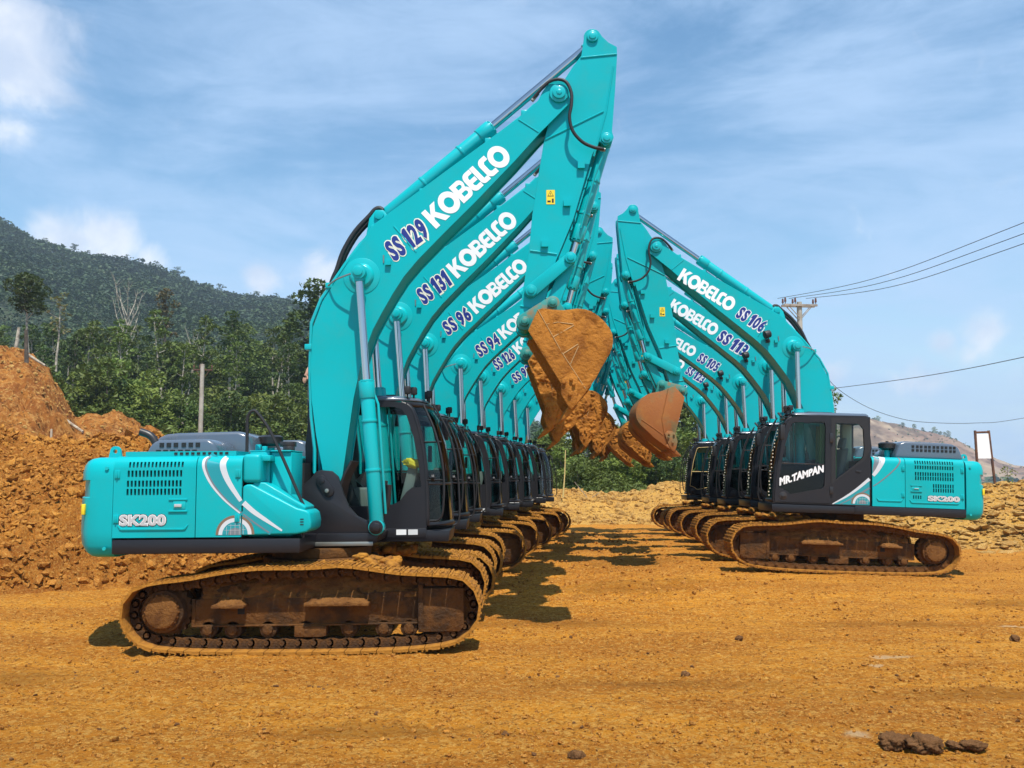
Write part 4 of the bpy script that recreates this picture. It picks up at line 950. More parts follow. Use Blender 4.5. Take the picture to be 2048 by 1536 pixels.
b = B()
for s in (-1, 1):
    p = fa(2.95, 5.59); y = s * .2055
    def tri(k, m_, yy): b.add([(p[0] + a * k, yy, p[1] + .045 + c * k) for a, c in ((-.042, -.036), (.042, -.036), (0, .042))], [(0, 1, 2)], m_)
    tri(1, 0, y); tri(.72, 1, s * .2062)
    b.box(p[0] - .004, p[0] + .004, *sorted((y, s * .2068)), p[1] + .03, p[1] + .055); b.box(p[0] - .042, p[0] + .0, *sorted((s * .2047, s * .2056)), p[1] - .07, p[1] - .045); b.box(p[0] + .015, p[0] + .04, *sorted((s * .2047, s * .2056)), p[1] - .075, p[1] - .02)
parts('alabel2', 'label_print', b, [M['black'], M['yellow']], 'arm', 'armchild')
AH = [(2.72, 6.86), (2.80, 6.96), (2.93, 7.085), (3.06, 7.12), (3.17, 7.07), (3.23, 6.92), (3.225, 6.75), (3.20, 6.60), (3.24, 6.42), (3.36, 6.28), (3.50, 6.215), (3.60, 6.20), (3.66, 6.19)]
b = B()
for s in (-1, 1): b.tube(spline([(fa(x, z)[0], s * (.27 + .09 * math.sin(PI * min(1, i / 12))), fa(x, z)[1]) for i, (x, z) in enumerate(AH)], 4), .022, n=8)
parts('ahose', 'arm_hose', b, M['black'], 'arm', 'armchild', smooth=60)
b = B()
for s in (-1, 1):
    for seg in (AH[:2], AH[-2:]): b.tube([(fa(x, z)[0], s * (.285 if seg is AH[:2] else .27), fa(x, z)[1]) for x, z in seg], .027, n=8)
    b.tube([(fa(3.655, 6.18)[0], s * .262, fa(3.655, 6.18)[1]), (fa(3.52, 5.85)[0], s * .20, fa(3.52, 5.85)[1]), (fa(3.34, 5.2)[0], s * .12, fa(3.34, 5.2)[1])], .016, n=7, m=1)
parts('ahfit', 'hose_fitting', b, [M['steel'], M['teal2']], 'arm', 'armchild', smooth=60)

# ---- cylinders and links (modelled along local +z) ------------------------
def cylinder(lb, r, rod, rl, eye, w=.10):
    b = B(); b.cyl((0, 0, .05), (0, 0, lb), r, n=24); b.cyl((0, 0, lb - .20), (0, 0, lb), r * 1.13, n=24); b.cyl((0, 0, lb), (0, 0, lb + .03), r * .92, n=24)
    b.cyl((0, -w, 0), (0, w, 0), eye, n=20); b.tube([(r + .03, 0, .15), (r + .035, 0, lb - .28), (r * .95, 0, lb - .16)], .018, n=7)
    for z in (lb * .38, lb * .72): b.cyl((0, 0, z), (0, 0, z + .035), r * 1.10, n=24)
    for i in range(8): t = 2 * PI * i / 8; b.cyl((r * 1.02 * math.cos(t), r * 1.02 * math.sin(t), lb), (r * 1.02 * math.cos(t), r * 1.02 * math.sin(t), lb + .02), .012, n=6)
    bar = b.mesh('cylinder_barrel', M['teal2'], bevel=.004)
    b = B(); b.cyl((0, 0, 0), (0, 0, rl - .06), rod, n=24); b.cyl((0, -w, rl), (0, w, rl), eye, n=20, m=1); b.cyl((0, 0, rl - .12), (0, 0, rl - .04), rod * 1.25, n=18, m=1)
    return bar, b.mesh('cylinder_rod', [M['chrome'], M['teal2']])
dist = lambda a, c: math.hypot(a[0] - c[0], a[1] - c[1])
CB = cylinder(1.78, .088, .050, 1.75, .095, .075)
CA = cylinder(1.90, .098, .055, 1.90, .10, .09)
CBK = cylinder(1.36, .080, .045, .95, .085, .08)
def bar_link(L, y0, y1, w0, w1, m, both=True):
    b = B(); o = arc(0, 0, w0, 180, 360, 8) + arc(0, L, w1, 0, 180, 8)
    for s in ((-1, 1) if both else (1,)): b.prism(o, *sorted((s * y0, s * y1)))
    for s in (-1, 1):
        for z in (0, L): b.cyl((0, s * y1, z), (0, s * (y1 + .035), z), .075, n=18); b.cyl((0, s * (y1 + .03), z), (0, s * (y1 + .05), z), .045, n=16)
    return [q.mesh('link', m, bevel=.008) for q in b.pieces()]
LEVM = bar_link(dist(LEV, LP), .225, .275, .085, .075, M['teal'])
LNKM = bar_link(dist(LP, BPIN), .12, .185, .075, .085, M['teal'])

# ---- bucket ----------------------------------------------------------------
def bucket_set():
    fk = lambda p: (p[0] - WRIST[0], p[1] - WRIST[1]); out = {}
    SPo = [(2.632, 3.785), (2.754, 4.046), (2.812, 4.064), (2.94, 4.045), (3.074, 4.036), (3.249, 4.056), (3.35, 4.045), (3.424, 4.016), (3.50, 3.965), (3.575, 3.895), (3.64, 3.81), (3.675, 3.73), (3.682, 3.654), (3.675, 3.58), (3.64, 3.49), (3.533, 3.313), (3.464, 3.187), (3.367, 3.061), (3.25, 2.90), (3.13, 2.96), (3.02, 3.14)]
    sp = [fk(p) for p in SPo]; b = B()
    b.prism(sp, -.575, -.54); b.prism(sp, .54, .575)
    bk = [fk(p) for p in SPo[1:19]]; ins = off_poly(sp, .03)[1:19]
    b.prism(bk + ins[::-1], -.545, .545)                                   # curved back shell
    out['shell'] = b
    b = B(); lip = [fk((3.285, 2.955)), fk((3.21, 2.86)), fk((3.15, 2.80)), fk((3.13, 2.83)), fk((3.22, 2.95)), fk((3.25, 2.99))]
    b.prism(lip, -.60, .60); out['edge'] = b
    teeth = []
    d = Vector((-.62, -.78)); n_ = Vector((.78, -.62))
    for i in range(5):
        t = B(); y = -.5 + .25 * i; o = Vector(fk((3.165, 2.835))); vs = []
        for s, w, h in ((-.06, .060, .045), (.06, .052, .038), (.20, .034, .012)):
            c = o + d * s
            for sy_, sn in ((-1, -1), (1, -1), (1, 1), (-1, 1)): q = c + n_ * (sn * h); vs.append((q.x, y + sy_ * w, q.y))
        t.add(vs, [(k * 4 + j, k * 4 + (j + 1) % 4, (k + 1) * 4 + (j + 1) % 4, (k + 1) * 4 + j) for k in (0, 1) for j in range(4)] + [(3, 2, 1, 0), (8, 9, 10, 11)]); teeth.append(t)
    out['teeth'] = teeth
    SCt = [fk(p) for p in ((3.035, 3.17), (3.10, 3.215), (3.17, 3.24), (3.235, 3.205), (3.225, 2.95), (3.19, 2.84), (3.155, 2.80), (3.10, 2.86), (3.03, 2.98))]
    cut = []
    for s in (-1, 1):
        c = B(); c.prism(SCt, *sorted((s * .575, s * .612)))
        for x, z in ((3.065, 3.13), (3.155, 3.17), (3.185, 3.11), (3.135, 2.985)): q = fk((x, z)); c.cyl((q[0], s * .61, q[1]), (q[0], s * .645, q[1]), .024, n=6)
        cut.append(c)
    out['cutter'] = cut
    b = B()
    for s in (-1, 1):
        for pts in (((2.754, 4.046), (3.05, 3.50), (3.33, 3.055)), ((2.94, 3.70), (3.20, 3.845)), ((2.86, 3.86), (3.0, 3.885), (3.19, 3.86)), ((3.06, 3.49), (3.25, 3.61)), ((3.15, 3.36), (3.255, 3.585))):
            q = [fk(p) for p in pts]; b.tube([(a, s * .576, c) for a, c in q], .006, n=6)
    out['weld'] = b
    b = B(); ear = [fk(p) for p in ((2.60, 3.80), (2.72, 3.78), (3.05, 4.02), (3.10, 4.05))]
    E1 = [fk(p) for p in ((2.66, 3.74), (2.78, 3.72), (3.20, 4.02), (3.20, 4.07))] 
    for s in (-1, 1):
        for y in (.225, .30):
            o = arc(0, 0, .105, 110, 290, 8) + [fk((2.68, 3.80)), fk((3.05, 4.0)), fk((3.12, 4.06))] + [(q[0] + fk(BPIN)[0], q[1] + fk(BPIN)[1]) for q in arc(0, 0, .095, 0, 140, 8)]
            b.prism(o, *sorted((s * y, s * (y + .04))))
        for c in ((0, 0), fk(BPIN)): b.cyl((c[0], s * .34, c[1]), (c[0], s * .40, c[1]), .062, n=18); b.cyl((c[0], s * .40, c[1]), (c[0], s * .425, c[1]), .042, n=6)
    out['ear'] = b
    return out, sp
BK, BKP = bucket_set()
def in_poly(P_, x, z):
    c = np.zeros(x.shape, bool); n = len(P_)
    for i in range(n):
        (x0, z0), (x1, z1) = P_[i], P_[(i + 1) % n]
        c ^= ((z0 > z) != (z1 > z)) & (x < (x1 - x0) * (z - z0) / (z1 - z0 + 1e-12) + x0)
    return c
def crust(poly, sy, step, amp, seed, cover):
    """a caked layer of mud over a plate: grid inside the outline, thickness from noise"""
    xs = np.arange(min(p[0] for p in poly), max(p[0] for p in poly), step); zs = np.arange(min(p[1] for p in poly), max(p[1] for p in poly), step)
    X, Z = np.meshgrid(xs, zs); m_ = in_poly(poly, X, Z)
    t = fbm(X * 4 + seed, Z * 4, 3, seed) ; h = amp * np.clip((1 - 2.2 * np.abs(fbm(X * 6, Z * 6 + seed, 5, seed + 5, .66))) * .75 + .35 * fbm(X * 3, Z * 3, 2, seed + 3), 0.02, 1) * sstep(cover, cover + .25, t + .5)
    e = m_.copy()
    for a in (0, 1):
        for k in (1, -1): e &= np.roll(m_, k, a)
    h = np.where(e, h, 0) - .004
    V = np.stack([X + fbm(X * 8, Z * 8, 2, seed + 9) * step, sy * (.576 + h), Z], -1).reshape(-1, 3); F = grid_faces(len(xs), len(zs)); keep = m_.ravel()[F].all(1)
    used = np.unique(F[keep]); mp = -np.ones(len(V), int); mp[used] = np.arange(len(used))
    return np_mesh('mud_crust', V[used], mp[F[keep]], M['mudbucket'])
BKM = {}
EARM = {nm: mat('ear_paint_' + nm, (.02, .24, .21), .5, var=(4.0, (.26, .14, .045), .5, .7)) for nm in ('mud', 'rust')}
for nm, m_ in (('mud', M['mudbucket']), ('rust', M['rustbucket'])):
    BKM[nm] = dict(shell=BK['shell'].mesh('bucket', m_, bevel=.006, smooth=30), edge=BK['edge'].mesh('cutting_edge', m_, bevel=.005), teeth=[t.mesh('tooth', m_, bevel=.006) for t in BK['teeth']], cutter=[c.mesh('side_cutter', m_, bevel=.005) for c in BK['cutter']], weld=[q.mesh('weld_seam', M['weld'], smooth=60) for q in BK['weld'].pieces()], ear=[q.mesh('bucket_ear', EARM[nm], bevel=.006) for q in BK['ear'].pieces()], )
def rust_welds():
    out = []; fk = lambda p: (p[0] - WRIST[0], p[1] - WRIST[1])
    for s_ in (-1, 1):
        for pts in (((2.90, 4.045), (3.20, 3.50), (3.24, 3.19)), ((3.60, 3.60), (3.42, 3.38), (3.27, 3.18))):
            w = B(); w.tube([(*(lambda q: (q[0], s_ * .576, q[1]))(fk(p)),) for p in pts], .009, n=6); out.append(w.mesh('weld_seam', M['rustbucket'], smooth=60))
    return out
RUSTW = rust_welds()
CRUST = {('thick', s): crust(BKP, s, .013, .058, 3 + s, .32) for s in (-1, 1)}
CRUST.update({('thin', s): crust(BKP, s, .014, .016, 13 + s, .40) for s in (-1, 1)})
def bucket_fill(seed):
    n = 26; r = np.random.default_rng(seed); fk = lambda p: (p[0] - WRIST[0], p[1] - WRIST[1])
    a, c = np.array(fk((2.80, 3.75))), np.array(fk((3.12, 3.05))); n_ = np.array([c[1] - a[1], -(c[0] - a[0])]); n_ /= np.linalg.norm(n_)
    u, v = np.meshgrid(np.linspace(0, 1, n), np.linspace(-.53, .53, n)); h = .10 * fbm(u * 5 + seed, v * 5, 4, seed) + .03 - .20 * np.abs(u - .5)
    V = np.stack([a[0] + (c[0] - a[0]) * u + n_[0] * h * 1 + .10, v, a[1] + (c[1] - a[1]) * u + n_[1] * h + .02], -1).reshape(-1, 3)
    return np_mesh('bucket_soil', V, grid_faces(n, n), M['mudbucket'])
FILL = bucket_fill(2)

def set_dir(o, p, q, y=0.0):
    """aim a part modelled along +z from p to q (xz points)"""
    o.location = (p[0], y, p[1]); o.rotation_euler = (0, math.atan2(q[0] - p[0], q[1] - p[1]), 0)
def rot(p, o, a):
    c, s = math.cos(a), math.sin(a); x, z = p[0] - o[0], p[1] - o[1]; return (o[0] + x * c - z * s, o[1] + x * s + z * c)
def circ2(a, ra, c, rc, ref):
    d = dist(a, c); d = max(min(d, ra + rc - 1e-4), abs(ra - rc) + 1e-4); k = (ra * ra - rc * rc + d * d) / (2 * d); h = math.sqrt(max(0, ra * ra - k * k))
    u = ((c[0] - a[0]) / d, (c[1] - a[1]) / d); m_ = (a[0] + u[0] * k, a[1] + u[1] * k); c1 = (m_[0] - u[1] * h, m_[1] + u[0] * h); c2 = (m_[0] + u[1] * h, m_[1] - u[0] * h)
    return c1 if dist(c1, ref) < dist(c2, ref) else c2

def excavator(cfg):
    row, idx = cfg['row'], cfg['i']; who = row + str(idx)
    root = empty('excavator', cfg['loc'], (0, -rad(cfg.get('tilt', 0)), (0 if row == 'L' else PI) + rad((0, .5, -.6, .8, -.4, .7, -.8, .5, 0)[idx - 1])))
    tag(root, cfg['label'], 'excavator', 'teal excavators parked in two facing rows')
    k = 1.0 if row == 'L' else 1.08; d = UC['std' if row == 'L' else 'long']; fr = track_frames(k)
    link('car_body', d['body'], root)
    for side, sy in (('r', -1), ('l', 1)):
        fo = link('track_frame', d[side + 'frame'], root)
        for nm, mk in (('frame_opening', 'hole'), ('frame_pocket', 'hatch'), ('idler_guard', 'guard'), ('carrier_roller', 'carrier'), ('roller_guard', 'rguard'), ('sprocket', 'sprocket'), ('drive_cover', 'cover'), ('idler_wheel', 'idler')):
            link(nm, d[side + mk], fo)
        for q in d[side + 'step']: link('step_ledge', q, fo)
        for x, z in d['rollers']: link('track_roller', d[side + 'roller'], fo).location = (x, 0, z)
        cm = link('caked_mud', d[side + 'mud'], fo); cm['kind'] = 'stuff'
        ch = link('track_chain', d[side + 'chain'], root)
        for j, (c, t, L) in enumerate(fr):
            mtx = Matrix(((t[0], 0, -t[1], c[0]), (0, 1, 0, sy * 1.1), (t[1], 0, t[0], c[1]), (0, 0, 0, 1)))
            s = link('track_shoe', SHOES[(j * 7 + idx) % 3], ch); s.matrix_local = mtx @ Matrix.Scale(L / .19, 4, (1, 0, 0))
            if cfg.get('links'): q = link('track_link', LINK, ch); q.matrix_local = mtx @ Matrix.Scale(L / .19, 4, (1, 0, 0))
    bd, ad, kd = rad(cfg.get('boom', 0)), rad(cfg.get('arm', 0)), rad(cfg.get('bucket', 0))
    objs = {}
    tip = rot(TIP, FOOT, bd); asum = bd + ad
    pa = lambda p: (lambda q: rot((q[0] + tip[0] - TIP[0], q[1] + tip[1] - TIP[1]), tip, asum))(p)
    wr = pa(WRIST)
    for key, name, me, par, frame, o in P:
        on = o.get('only')
        if on and not (on == row or on == who or (on == 'RL' and row == 'R' and idx < 5)): continue
        ob = link(name, me, objs[par] if par else root); objs[key] = ob
        if frame == 'boom': ob.location = (FOOT[0], 0, FOOT[1]); ob.rotation_euler = (0, -bd, 0)
        elif frame == 'arm': ob.location = (tip[0], 0, tip[1]); ob.rotation_euler = (0, -asum, 0)
    if cfg.get('num'):
        if row == 'L': me = fleet_mesh(cfg['num'], -1, *cfg.get('numpos', ((.850, 4.838), (1.335, 5.205))), cfg.get('numh', .25), 'cream')
        else: me = fleet_mesh(cfg['num'], 1, *cfg.get('numpos', ((1.557, 5.430), (1.05, 5.02))), cfg.get('numh', .24), 'white')
        link('fleet_number', me, objs['boom'])
    # boom cylinders
    cr = rot(CYLR, FOOT, bd)
    for y in (-.505, .505):
        o = link('boom_cylinder', CB[0], root); set_dir(o, CYLB, cr, y); r = link('cylinder_rod', CB[1], o); r.location = (0, 0, dist(CYLB, cr) - 1.75)
    a0, a1 = rot(ACB, FOOT, bd), pa(ACR)
    o = link('arm_cylinder', CA[0], root); set_dir(o, a0, a1); r = link('cylinder_rod', CA[1], o); r.location = (0, 0, dist(a0, a1) - 1.90)
    # bucket, its linkage and cylinder
    kb = asum + kd; bp = rot((BPIN[0] - WRIST[0] + wr[0], BPIN[1] - WRIST[1] + wr[1]), wr, kb); lv = pa(LEV)
    lp = circ2(lv, dist(LEV, LP), bp, dist(LP, BPIN), pa(LP))
    for q in LEVM: set_dir(link('lever_link', q, root), lv, lp)
    for q in LNKM: set_dir(link('bucket_link', q, root), lp, bp)
    c0 = pa(BCB); o = link('bucket_cylinder', CBK[0], root); set_dir(o, c0, lp); r = link('cylinder_rod', CBK[1], o); r.location = (0, 0, dist(c0, lp) - .95)
    bm_ = BKM[cfg.get('bk', 'mud')]
    bo_ = link('bucket', bm_['shell'], root); bo_.location = (wr[0], 0, wr[1]); bo_.rotation_euler = (0, -kb, 0)
    link('cutting_edge', bm_['edge'], bo_); [link('weld_seam', q, bo_) for q in (bm_['weld'] if cfg.get('bk') != 'rust' else RUSTW)]; [link('bucket_ear', q, bo_) for q in bm_['ear']]
    for t in bm_['teeth']: link('tooth', t, bo_)
    for c in bm_['cutter']: link('side_cutter', c, bo_)
    if cfg.get('crust'):
        for s in (-1, 1): q = link('mud_crust', CRUST[(cfg['crust'], s)], bo_)
        if cfg['crust'] == 'thick': link('bucket_soil', FILL, bo_)
    return root
LX = [(-2.4, 11.9, .0), (-2.32, 14.88, .0), (-2.22, 17.86, -.02), (-1.78, 20.84, -.03), (-1.40, 23.82, .0), (-.97, 26.80, -.02), (-.50, 29.78, .0), (-.09, 32.76, -.03)]
LN = ['SS 129', 'SS 131', 'SS 96', 'SS 94', 'SS 126', 'SS 92', None, None]
LL = ['nearest teal excavator on the left, SS 129 on its boom, muddy bucket raised', 'teal excavator with SS 131 on its boom, second in the left row', 'teal excavator with SS 96 on its boom, third in the left row', 'teal excavator with SS 94 on its boom, fourth in the left row', 'teal excavator with SS 126 on its boom, between SS 94 and SS 92', 'teal excavator with SS 92 on its boom, sixth in the left row', 'teal excavator with a blue curtain in its cab, last but one on the left', 'farthest teal excavator of the left row, cab against green bushes']
for i in range(8):
    excavator(dict(row='L', i=i + 1, loc=LX[i], tilt=(.5, .2, 0, .3, 0, 0, 0, 0)[i], num=LN[i], label=LL[i], boom=(0, .2, -1.2, -3.0, -1.8, -2.6, -1.5, -2.2)[i], arm=(0, -.4, .7, 2.2, 1.0, 2.2, 1.5, 2)[i], bucket=(0, -11, -9, 2, -10, 1, -5, 0)[i], crust=('thin', 'thick', 'thick', 'thick', 'thin', 'thick', 'thin', 'thin')[i], links=i < 3))
RX = [(6.50, 19.1, .14), (6.90, 22.3, .14), (7.12, 25.5, .10), (7.34, 28.7, .08), (7.32, 31.9, .08)]
RN = ['SS 106', 'SS 113', 'SS 105', 'SS 123', 'SS 121']
RL_ = ['nearest teal excavator on the right, SS 106 on its boom, white door lettering', 'teal excavator with SS 113 on its boom, second in the right row', 'teal excavator with SS 105 on its boom, third in the right row', 'teal excavator with SS 123 on its boom, fourth in the right row', 'farthest teal excavator of the right row, tan trim round its cab window']
for i in range(5):
    excavator(dict(row='R', i=i + 1, loc=RX[i], tilt=(2.0, 1.5, 1.0, .8, .5)[i], num=RN[i], label=RL_[i], boom=(-8, -8.0, -9.0, -8.0, -7.0)[i], arm=(6, 5.5, 6.5, 5, 5)[i], bucket=(-16, -14, -12, -18, -12)[i], bk='rust' if i == 0 else 'mud', crust=(None, 'thin', 'thick', 'thin', 'thick')[i], numpos=((1.557, 5.430), (1.05, 5.02)) if i != 1 else ((1.60, 5.46), (.98, 4.955)), numh=.24 if i != 1 else .27, links=i < 1))
# ------------------------------------------------------------------ place
def at(u, v, Y):
    """world point at depth Y on the photographed line of sight (only used to measure where things stand)"""
    xc = (u - 1024) / 1850; yc = (768 - v) / 1850; c, s = math.cos(PITCH), math.sin(PITCH)
    t = Y / (c - yc * s); return Vector((xc * t, Y, CAM_H + (s + yc * c) * t))
def earth_mat(name, c0, c1, c2, scale=1.0, bump=.05, stretch=(1, 1, 1), island=0.0, spots=(), damp=(), mid=(.40, .62), rough=.95, fine=1.0):
    m, nt, b = new_mat(name); N = nt.nodes.new; L = nt.links.new
    b.inputs['Roughness'].default_value = rough; b.inputs['Specular IOR Level'].default_value = 0.12
    g = N('ShaderNodeNewGeometry'); mp = N('ShaderNodeMapping'); L(g.outputs['Position'], mp.inputs[0]); mp.inputs['Scale'].default_value = stretch
    def noise(s, d=6, r=.6, v=mp.outputs[0]):
        n = N('ShaderNodeTexNoise'); L(v, n.inputs['Vector']); n.inputs['Scale'].default_value = s * scale; n.inputs['Detail'].default_value = d; n.inputs['Roughness'].default_value = r; return n.outputs[0]
    def rmp(v, a, c):
        r = N('ShaderNodeMapRange'); r.interpolation_type = 'SMOOTHSTEP'; L(v, r.inputs[0]); r.inputs[1].default_value = a; r.inputs[2].default_value = c; return r.outputs[0]
    def mix(f, a, c):
        x = N('ShaderNodeMix'); x.data_type = 'RGBA'
        if isinstance(f, float): x.inputs[0].default_value = f
        else: L(f, x.inputs[0])
        for i, v in ((6, a), (7, c)):
            if isinstance(v, tuple): x.inputs[i].default_value = (*v, 1)
            else: L(v, x.inputs[i])
        return x.outputs[2]
    def mul(a, k):
        x = N('ShaderNodeMath'); x.operation = 'MULTIPLY'; L(a, x.inputs[0]); x.inputs[1].default_value = k; return x.outputs[0]
    P_ = g.outputs['Position']
    cur = mix(rmp(noise(.55), *mid), c0, c1)
    cur = mix(mul(rmp(noise(2.6, 8, .72), .47, .62), .7), cur, c1)
    cur = mix(mul(rmp(noise(8.0 * fine, 8, .75), .50, .62), .55), cur, tuple(x * .70 for x in c1))  # dark speckle in the colour: crumbs, plus painted shade of small dips
    cur = mix(mul(rmp(noise(15.0 * fine, 6, .75, P_), .50, .60), .6), cur, c2)
    cur = mix(mul(rmp(noise(22.0 * fine, 5, .7, P_), .54, .61), .75), cur, tuple(x * .40 for x in c1))  # finer dark specks, again crumbs and painted shade between clods
    cur = mix(mul(rmp(noise(34.0 * fine, 3, .7, P_), .56, .62), .6), cur, tuple(min(.7, x * 1.15) for x in c2))
    if island: cur = mix(mul(g.outputs['Random Per Island'], island), cur, tuple(x * .4 for x in c1))
    for (px, py, rx, ry) in spots:                                # bleached patches lying on the clay
        mq = N('ShaderNodeMapping'); mq.vector_type = 'POINT'; L(g.outputs['Position'], mq.inputs[0]); mq.inputs['Location'].default_value = (-px / rx, -py / ry, 0); mq.inputs['Scale'].default_value = (1 / rx, 1 / ry, 0)
        ln = N('ShaderNodeVectorMath'); ln.operation = 'LENGTH'; L(mq.outputs[0], ln.inputs[0])
        ad = N('ShaderNodeMath'); ad.operation = 'ADD'; L(ln.outputs['Value'], ad.inputs[0]); L(noise(8, 6, .7, g.outputs['Position']), ad.inputs[1])
        cur = mix(mul(rmp(ad.outputs[0], 1.25, .75), .6), cur, (.58, .43, .25))
    for (px, py, rx, ry) in damp:                                 # churned damp clay
        mq = N('ShaderNodeMapping'); L(g.outputs['Position'], mq.inputs[0]); mq.inputs['Location'].default_value = (-px / rx, -py / ry, 0); mq.inputs['Scale'].default_value = (1 / rx, 1 / ry, 0)
        ln = N('ShaderNodeVectorMath'); ln.operation = 'LENGTH'; L(mq.outputs[0], ln.inputs[0])
        ad = N('ShaderNodeMath'); ad.operation = 'MULTIPLY_ADD'; L(noise(1.1, 8, .72), ad.inputs[0]); ad.inputs[1].default_value = 2.2; L(ln.outputs['Value'], ad.inputs[2])
        cur = mix(mul(rmp(ad.outputs[0], 1.85, 1.2), .46), cur, tuple(x * .42 for x in c1))
    L(cur, b.inputs['Base Color'])
    bp = N('ShaderNodeBump'); L(noise(17 * fine, 10, .82, g.outputs['Position']), bp.inputs['Height']); bp.inputs['Strength'].default_value = .9; bp.inputs['Distance'].default_value = bump; L(bp.outputs[0], b.inputs['Normal'])
    return m
E_GROUND = earth_mat('clay_ground', (.57, .226, .020), (.40, .138, .013), (.64, .345, .08), 1.0, .06, (.45, 1.3, 1), spots=((4.15, 10.35, .42, .16), (2.66, 7.35, .20, .16), (3.8, 9.9, .15, .10), (6.6, 12.4, .4, .12), (5.5, 9.2, .25, .12), (7.6, 11.0, .35, .10)), damp=((2.0, 16.5, 2.6, 1.6), (2.6, 20.5, 2.4, 2.0), (2.2, 25.5, 2.6, 2.6), (-5.4, 9.4, 2.4, .8), (1.2, 9.0, 2.2, .45), (4.3, 8.6, 2.4, .5), (7.6, 14.5, 2.6, .8), (-1.0, 7.4, 2.2, .35), (.6, 12.6, 2, .7), (5.0, 12.6, 2.4, .5)))
E_CLOD = earth_mat('clay_clods', (.50, .205, .030), (.35, .125, .018), (.58, .33, .09), 2.0, .02, island=.30)
E_DARK = earth_mat('damp_clod', (.20, .092, .036), (.13, .056, .022), (.34, .18, .07), 6.0, .02, fine=2)
E_MOUND = earth_mat('mound_clay', (.47, .175, .024), (.30, .094, .013), (.56, .29, .07), 1.2, .09)
E_BANK = earth_mat('red_bank', (.45, .180, .035), (.26, .085, .018), (.52, .27, .08), .45, .25, fine=.35)
E_RUB = earth_mat('rubble_clay', (.52, .275, .050), (.40, .185, .03), (.60, .40, .15), 1.0, .06)
E_ROCK = earth_mat('rubble_stones', (.52, .285, .065), (.40, .20, .045), (.60, .44, .20), 2.0, .03, island=.30)
def GH(x, y):
    x = np.asarray(x, float); y = np.asarray(y, float); num = 0.04 * .06; den = .06
    for (px, py, pz), tl, sg in [(p, t, 1) for p, t in zip(LX, (.5, .2, 0, .3, 0, 0, 0, 0))] + [(p, t, -1) for p, t in zip(RX, (2, 1.5, 1, .8, .5))]:
        w = np.exp(-((x - px) ** 2) / 14 - ((y - py) ** 2) / 6); num = num + w * (pz + .035 + sg * math.tan(rad(tl)) * np.clip(x - px, -3, 3)); den = den + w
    z = num / den
    z = z - 12 * sstep(38, 62, y) * sstep(9, 22, x) - 12 * sstep(10, 26, x - 16) * sstep(20, 40, y) - 12 * sstep(60, 120, y) * sstep(-30, 10, x) + 6 * sstep(40, 200, y) * sstep(0, -60, x)
    return z
def relief(x, y):
    lane = np.exp(-((x - 1.8) / 2.6) ** 2) * sstep(12, 16, y) * (1 - sstep(34, 42, y))
    n = .022 * fbm(x * .8, y * 1.5, 4, 1) + .020 * fbm(x * 3, y * 5, 4, 2, .6) + .020 * fbm(x * 7, y * 8, 3, 3, .7)
    n = n + .030 * np.clip(fbm(x * 1.6 + 4, y * 3.1, 5, 7, .65) - .05, 0, 1)
    for a0, b0, c0_, fd in ((9.2, .10, 1.0, 5), (11.1, .10, 1.0, 6), (7.6, -.16, 1.0, 8), (13.2, .03, 1.0, 9)):      # prints left by crawling tracks
        dd = y - (a0 + b0 * x); n = n + .030 * np.exp(-(dd / .30) ** 6) * (np.abs(((x + .25 * dd) / .19) % 1 - .5) * 2 - .7) * sstep(-.25, .15, fbm(x * .35 + fd, y * .35, 2, fd))
    r = np.abs(fbm(x * .35, y * 2.6, 3, 4)); ruts = -.05 * np.exp(-(r / .05) ** 2) * lane
    churn = .11 * np.clip(fbm(x * 1.3, y * 2.4, 5, 6, .62), -.3, 1) * (lane + .35 * sstep(16, 24, y) * sstep(8, 10, x))
    foot = .05 * np.clip(fbm(x * .9 + 5, y * 1.1, 5, 16, .6), 0, 1) * sstep(-4, -8, x)
    return n + ruts + churn + foot
def axis(lo, hi, step, far_lo, far_hi, gr=1.09):
    m_ = list(np.arange(lo, hi + 1e-6, step)); s = step; a = lo; left = []
    while a > far_lo: s *= gr; a -= s; left.append(a)
    s = step; a = hi; right = []
    while a < far_hi: s *= gr; a += s; right.append(a)
    return np.array(left[::-1] + m_ + right)
gx = axis(-8.2, 9.4, .044, -1500, 1500); gy = np.r_[np.arange(1.0, 5.0, .25), axis(5.6, 15.0, .042, 5.5, 3100, 1.025)]
gy = np.unique(gy); X, Y = np.meshgrid(gx, gy); nearw = (1 - sstep(40, 70, Y)) * (1 - sstep(30, 60, np.abs(X)))
Z = GH(X, Y) + relief(X, Y) * nearw
o = link('ground', np_mesh('ground', np.stack([X, Y, Z], -1).reshape(-1, 3), grid_faces(len(gx), len(gy)), E_GROUND)); o['kind'] = 'structure'

def field(name, xs, ys, fn, m, kind='structure', label=None):
    X, Y = np.meshgrid(xs, ys); Z = fn(X, Y)
    o = link(name, np_mesh(name, np.stack([X, Y, Z], -1).reshape(-1, 3), grid_faces(len(xs), len(ys)), m)); o['kind'] = kind
    return o
